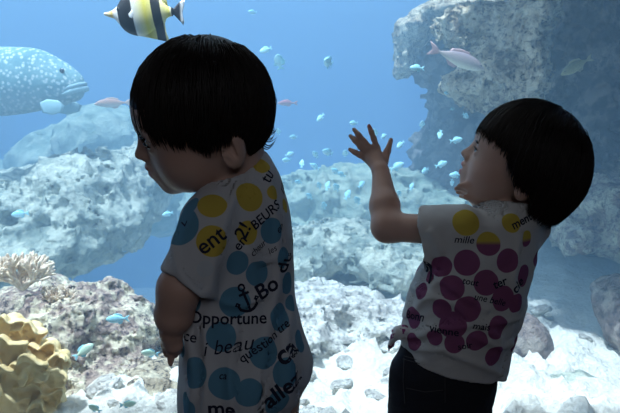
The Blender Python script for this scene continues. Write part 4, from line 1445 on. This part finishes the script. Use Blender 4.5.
def body2(P):
    d = H2.sdf(P)
    d = smin(d, cap(P, neck2[0], neck2[1], .033, .028), .02)
    d = smin(d, loft(P, TB2, yaw2), .015)
    m1 = wr2 + (el2 - wr2) * .62
    arm = smin(cap(P, sh2 + np.array([.008, .014, -.004]), el2, .0245, .0235), smin(cap(P, el2, m1, .0245, .0238), cap(P, m1, wr2, .0238, .0150), .012), .014)
    arm = smin(arm, hand_sdf(P, wr2, kn2, tp2, tb2, .0050, [np.array([0, -.003, 0])] * 4), .008)
    d = smin(d, arm, .012)
    a2 = smin(cap(P, shr2, elr2, .028, .023), cap(P, elr2, wrr2, .023, .0150), .014)
    a2 = smin(a2, hand_sdf(P, wrr2, kr, tr_, [W(481, 203, 1.15), W(473, 199, 1.130), W(465, 197, 1.125)], .0050, [np.array([0, -.002, .003])] * 4), .008)
    d = smin(d, a2, .012)
    return smin(d, legs(P, hip2, feet2, frn2), .02)


child2 = empty('person', base2, 'small child in white top with purple dots, one hand raised to the glass', 'person')
lo2 = np.array([W(344, 150, 1.2)[0] - .01, YR - .17, -.01]); hi2 = np.array([W(600, 150, YR)[0] + .02, 1.262, C2[2] + .10])
link('body', body_mesh(body2, lo2, hi2, .0024, H2, base2), child2)
make_eyes(H2, child2, base2); face_hair(H2, child2, base2)

# shorts
m_den = NT('black_denim'); c = m_den.coord()
m_den.pbsdf(m_den.mix(m_den.noise(c, 700, 2), (.010, .011, .015), (.030, .032, .042)), .9, m_den.bump(m_den.noise(c, 900, 1), .3, .0006), .1); m_den = m_den.m
m_stitch = plain('grey_topstitch', (.05, .05, .055), .8)
S2 = fit_z(rows_px([(335, 400, 512, 1.13, .84), (355, 400, 506, 1.13, .84), (380, 394, 501, 1.13, .84), (400, 391, 496, 1.13, .84), (425, 390, 493, 1.13, .84)], yaw2, .84))
ZH2 = W(445, 411, YR)[2]


def shorts_raw(P, off):
    tor = loft(P, S2, yaw2, off)
    l_ = [cap(P, hp + np.array([0, 0, .0]), hp + np.array([0, 0, -.16]), .060 + off, .064 + off) for hp in hip2]
    return smin(smin(tor, l_[0], .02), l_[1], .02)


def sh_f(P):
    q = P - base2
    n = fbm(np.stack([q[:, 0] * 14, q[:, 1] * 14, q[:, 2] * 22], 1), 3, 77, True) * .0022
    o_ = smax(shorts_raw(P, 0) + n, ZH2 - .035 - P[:, 2], .003)
    i_ = shorts_raw(P, -.005) + n
    return smax(o_, -i_, .001)


vs2, qs2 = sdf_mesh(sh_f, np.array([W(380, 400, YR)[0] - .02, YR - .14, ZH2 - .06]), np.array([W(520, 400, YR)[0] + .03, 1.245, .42]), .0026, .006)
bvs = bvh_of(vs2, qs2)


def line_on(bv, pts, w_, lift=.0012, n=24):
    P3 = []
    for i in range(len(pts) - 1):
        for k in range(n):
            f_ = k / n; px = pts[i][0] + (pts[i + 1][0] - pts[i][0]) * f_; py = pts[i][1] + (pts[i + 1][1] - pts[i][1]) * f_
            o, d = ray_px(px, py); h = bv.ray_cast(o, d)
            if h[0] is not None: P3.append(np.array(h[0] - d * lift))
    return tube(P3, w_, 6, False) if len(P3) > 2 else None


parts = [(vs2, [qs2], 0)]
for pts in ([(404, 356), (425, 362), (450, 366), (480, 371)], [(403, 359), (425, 365), (450, 369), (480, 374)], [(404, 358), (403, 380), (405, 405)], [(445, 370), (445, 404)], [(406, 388), (425, 392), (444, 390)]):
    r_ = line_on(bvs, pts, .0006)
    if r_: parts.append((r_[0], r_[1], 1))
Vm, Fm, mi = merge(parts)
link('shorts', np_mesh('shorts', Vm - base2, Fm, [m_den, m_stitch], mi), child2)

# top
slE2 = sh2 + (el2 - sh2) * .46
sd2 = (slE2 - sh2) / np.linalg.norm(slE2 - sh2)
sln = sd2 + np.array([0, 0, -.24]); sln /= np.linalg.norm(sln)
hA = W(398, 350, YR); hB = W(505, 376, YR)                # hem slants down to the back
hs = (hB[2] - hA[2]) / (hB[0] - hA[0])


def folds2(P):
    q = P - base2
    n = fbm(np.stack([q[:, 0] * 10 + q[:, 2] * 6, q[:, 1] * 10, q[:, 2] * 20 - q[:, 0] * 10], 1) + 7, 3, 141, True)
    n2 = fbm(q * 17 + 5, 3, 151)
    amp = np.interp(q[:, 2], [.34, .42, .55, .66], [1.1, 1.1, .7, .3])
    return n * .0046 * amp + n2 * .0026 + creases(P, CR2, .0048, .0070, YR + .01, 1.06)


def slv2(P, off, ext=0.0):
    e1 = cap(P, sh2 + np.array([.01, .01, .004]), slE2 + sd2 * ext, .036 + off, .038 + off)
    e2 = cap(P, sh2 + np.array([.01, .01, -.02]), slE2 + sd2 * ext + np.array([.006, 0, -.030]), .036 + off, .034 + off)
    return smin(e1, e2, .02)


def t2_raw(P, off):
    return loft(P, T2, yaw2, off), slv2(P, off), cap(P, shr2, elr2, .034 + off, .038 + off)


def t2_outer(P):
    tor, sl, sr = t2_raw(P, 0)
    sl = smax(sl, (P - slE2) @ sln, .003)
    sr = smax(sr, (P - (shr2 + (elr2 - shr2) * .45)) @ ((elr2 - shr2) / np.linalg.norm(elr2 - shr2)), .004)
    hem = hA[2] + hs * (P[:, 0] - hA[0]) - P[:, 2]
    d = smin(smin(smax(tor, hem, .003), sl, .016), sr, .014) + folds2(P)
    col = cap(P, neck2[1] + np.array([-.006, 0, -.002]), neck2[0] + np.array([-.012, 0, .05]), .040, .070)
    return smax(d, -col, .003)


def t2_inner(P):
    tor, sl, sr = t2_raw(P, 0)
    sl = smax(sl, (P - slE2) @ sln - .008, .003)
    sr = smax(sr, (P - (shr2 + (elr2 - shr2) * .45)) @ ((elr2 - shr2) / np.linalg.norm(elr2 - shr2)) - .008, .003)
    return smin(smin(tor, sl, .016), sr, .014) + folds2(P) + .0042


v2_, q2_ = sdf_mesh(lambda P: smax(t2_outer(P), -t2_inner(P), .001), np.array([slE2[0] - .05, YR - .16, hB[2] - .05]), np.array([base2[0] + .24, 1.258, .70]), .0024, .008)
bv2 = bvh_of(v2_, q2_)
D2 = [(467, 221, 14, 1), (512, 222, 10, 1), (489, 243, 12, 2), (527, 238, 8, 2), (421, 250, 8, 0), (442, 266, 11, 0), (467, 262, 13, 0), (508, 260, 12, 0), (487, 282, 13, 0), (524, 275, 11, 0),
      (452, 287, 13, 0), (421, 290, 9, 0), (418, 268, 6, 0), (404, 303, 7, 0), (413, 317, 11, 0), (442, 308, 10, 0), (468, 308, 13, 0), (504, 298, 13, 0), (518, 303, 10, 0), (453, 325, 14, 0), (498, 327, 12, 0),
      (414, 341, 9, 0), (478, 341, 11, 0), (455, 343, 10, 0), (495, 355, 11, 0), (516, 343, 9, 0), (435, 337, 8, 0), (430, 276, 6, 0), (400, 325, 6, 0), (536, 258, 8, 0)]
dots2 = [x for x in (dot_at(bv2, d_[0], d_[1], d_[2] * .98, d_[3]) for d_ in D2) if x is not None]
for _ in range(60):
    ang = rg.uniform(0, 2 * math.pi); z = rg.uniform(.36, .64)
    cx_ = np.interp(z, T2[:, 0], T2[:, 1])
    o = Vector((cx_ + .4 * math.cos(ang), YR + .4 * math.sin(ang), z)); h = bv2.ray_cast(o, Vector((-math.cos(ang), -math.sin(ang), 0)))
    if h[0] is None or h[0].y < YR + .04: continue
    p = np.array(h[0])
    if all(np.linalg.norm(p - x[0]) > .045 for x in dots2):
        dots2.append((p, .019, 0 if z < .6 else 1))
m_yel = (.70, .52, .04); m_pur = (.27, .05, .18)
z0 = dot_at(bv2, 489, 243, 1, 0)[0][2]
m_sh2 = dot_fabric('dotted_top_cloth', (.74, .73, .72), dots2, [m_pur, m_yel, (m_yel, m_pur, 160.0, .5 - 160.0 * z0)], base2)
DEC2 = [('mille', 464, 240, 10, -2, 1, .01, .2), ('Bonn', 414, 316, 12, 5, 1, .012, .3), ('ment', 522, 221, 12, 25, 1, .02, 0), (None, 427, 270, 20, -10, 1, 0, 0), ('vienne', 444, 331, 11, -5, 1, .015, 0), ('ter', 500, 283, 12, 20, 1, .02, 0),
        ('mais', 482, 327, 10, -8, 1, .012, 0), ('par', 409, 280, 14, 60, 1, .015, 0), ('cle', 518, 285, 14, 35, 1, .02, 0), ('une belle', 490, 300, 9, -12, 1, .01, .2), ('bien', 405, 296, 9, 60, 1, .012, 0), ('tout', 470, 282, 9, -10, 1, .012, .2), ('fleur', 400, 318, 9, 70, 1, .01, 0),
        ('soir', 465, 346, 9, 10, 1, .012, 0), ('jour', 447, 246, 0.1, 0, 1, 0, 0)]
parts = [(v2_, [q2_], 0)]
for s, px, py, sz, an, mt, bd, shr in DEC2[:-1]:
    dd = decal(bv2, scroll_shape() if s is None else s, px, py, sz, an, 1, bd, shr)
    if dd: parts.append(dd)
Vm, Fm, mi = merge(parts)
top2 = link('top', np_mesh('top', Vm - base2, Fm, [m_sh2, m_ink], mi), child2)
# tied corner of the top hanging at the front
t = NT('tied_cloth_corner'); c = t.coord()
t.pbsdf(t.ramp(t.noise(c, 70, 2), [(.50, (.70, .69, .69)), (.53, m_pur), (.62, m_pur), (.64, (.03, .03, .05))]), .85); m_tie = t.m
kp = [W(404, 332, 1.085), W(398, 334, 1.085), W(394, 338, 1.09), W(391, 344, 1.095), W(388.5, 350, 1.10)]


def tie(P):
    d = None
    for i in range(4):
        r0, r1 = [.012, .010, .0065, .0055, .0022][i:i + 2]
        e = cap(P, kp[i], kp[i + 1], r0, r1); d = e if d is None else smin(d, e, .004)
    d = smin(d, sph(P, kp[1] + np.array([.002, 0, .004]), .011), .004)
    return d + fbm((P - base2) * 90, 2, 8, True) * .0016


vt, qt = sdf_mesh(tie, np.min(kp, 0) - .02, np.max(kp, 0) + .02, .0018, .004)
link('knot', np_mesh('knot', vt - base2, qt, [m_tie]), child2)

hem2 = interp_hem([-.14, -.10, -.056, -.040, -.032, -.006, .002, .022, .034, .05, .10], [-.060, -.060, -.057, -.048, -.018, -.016, -.010, .008, .024, .030, .026])
make_hair(H2, child2, base2, 7500, hem2, (-.40, -.25, .88), (.0975, .0850, .0910), 5, gravity=.8, width=.0010, length=.26, cen=(-.004, 0, .021), hug=.12, jag=.018)
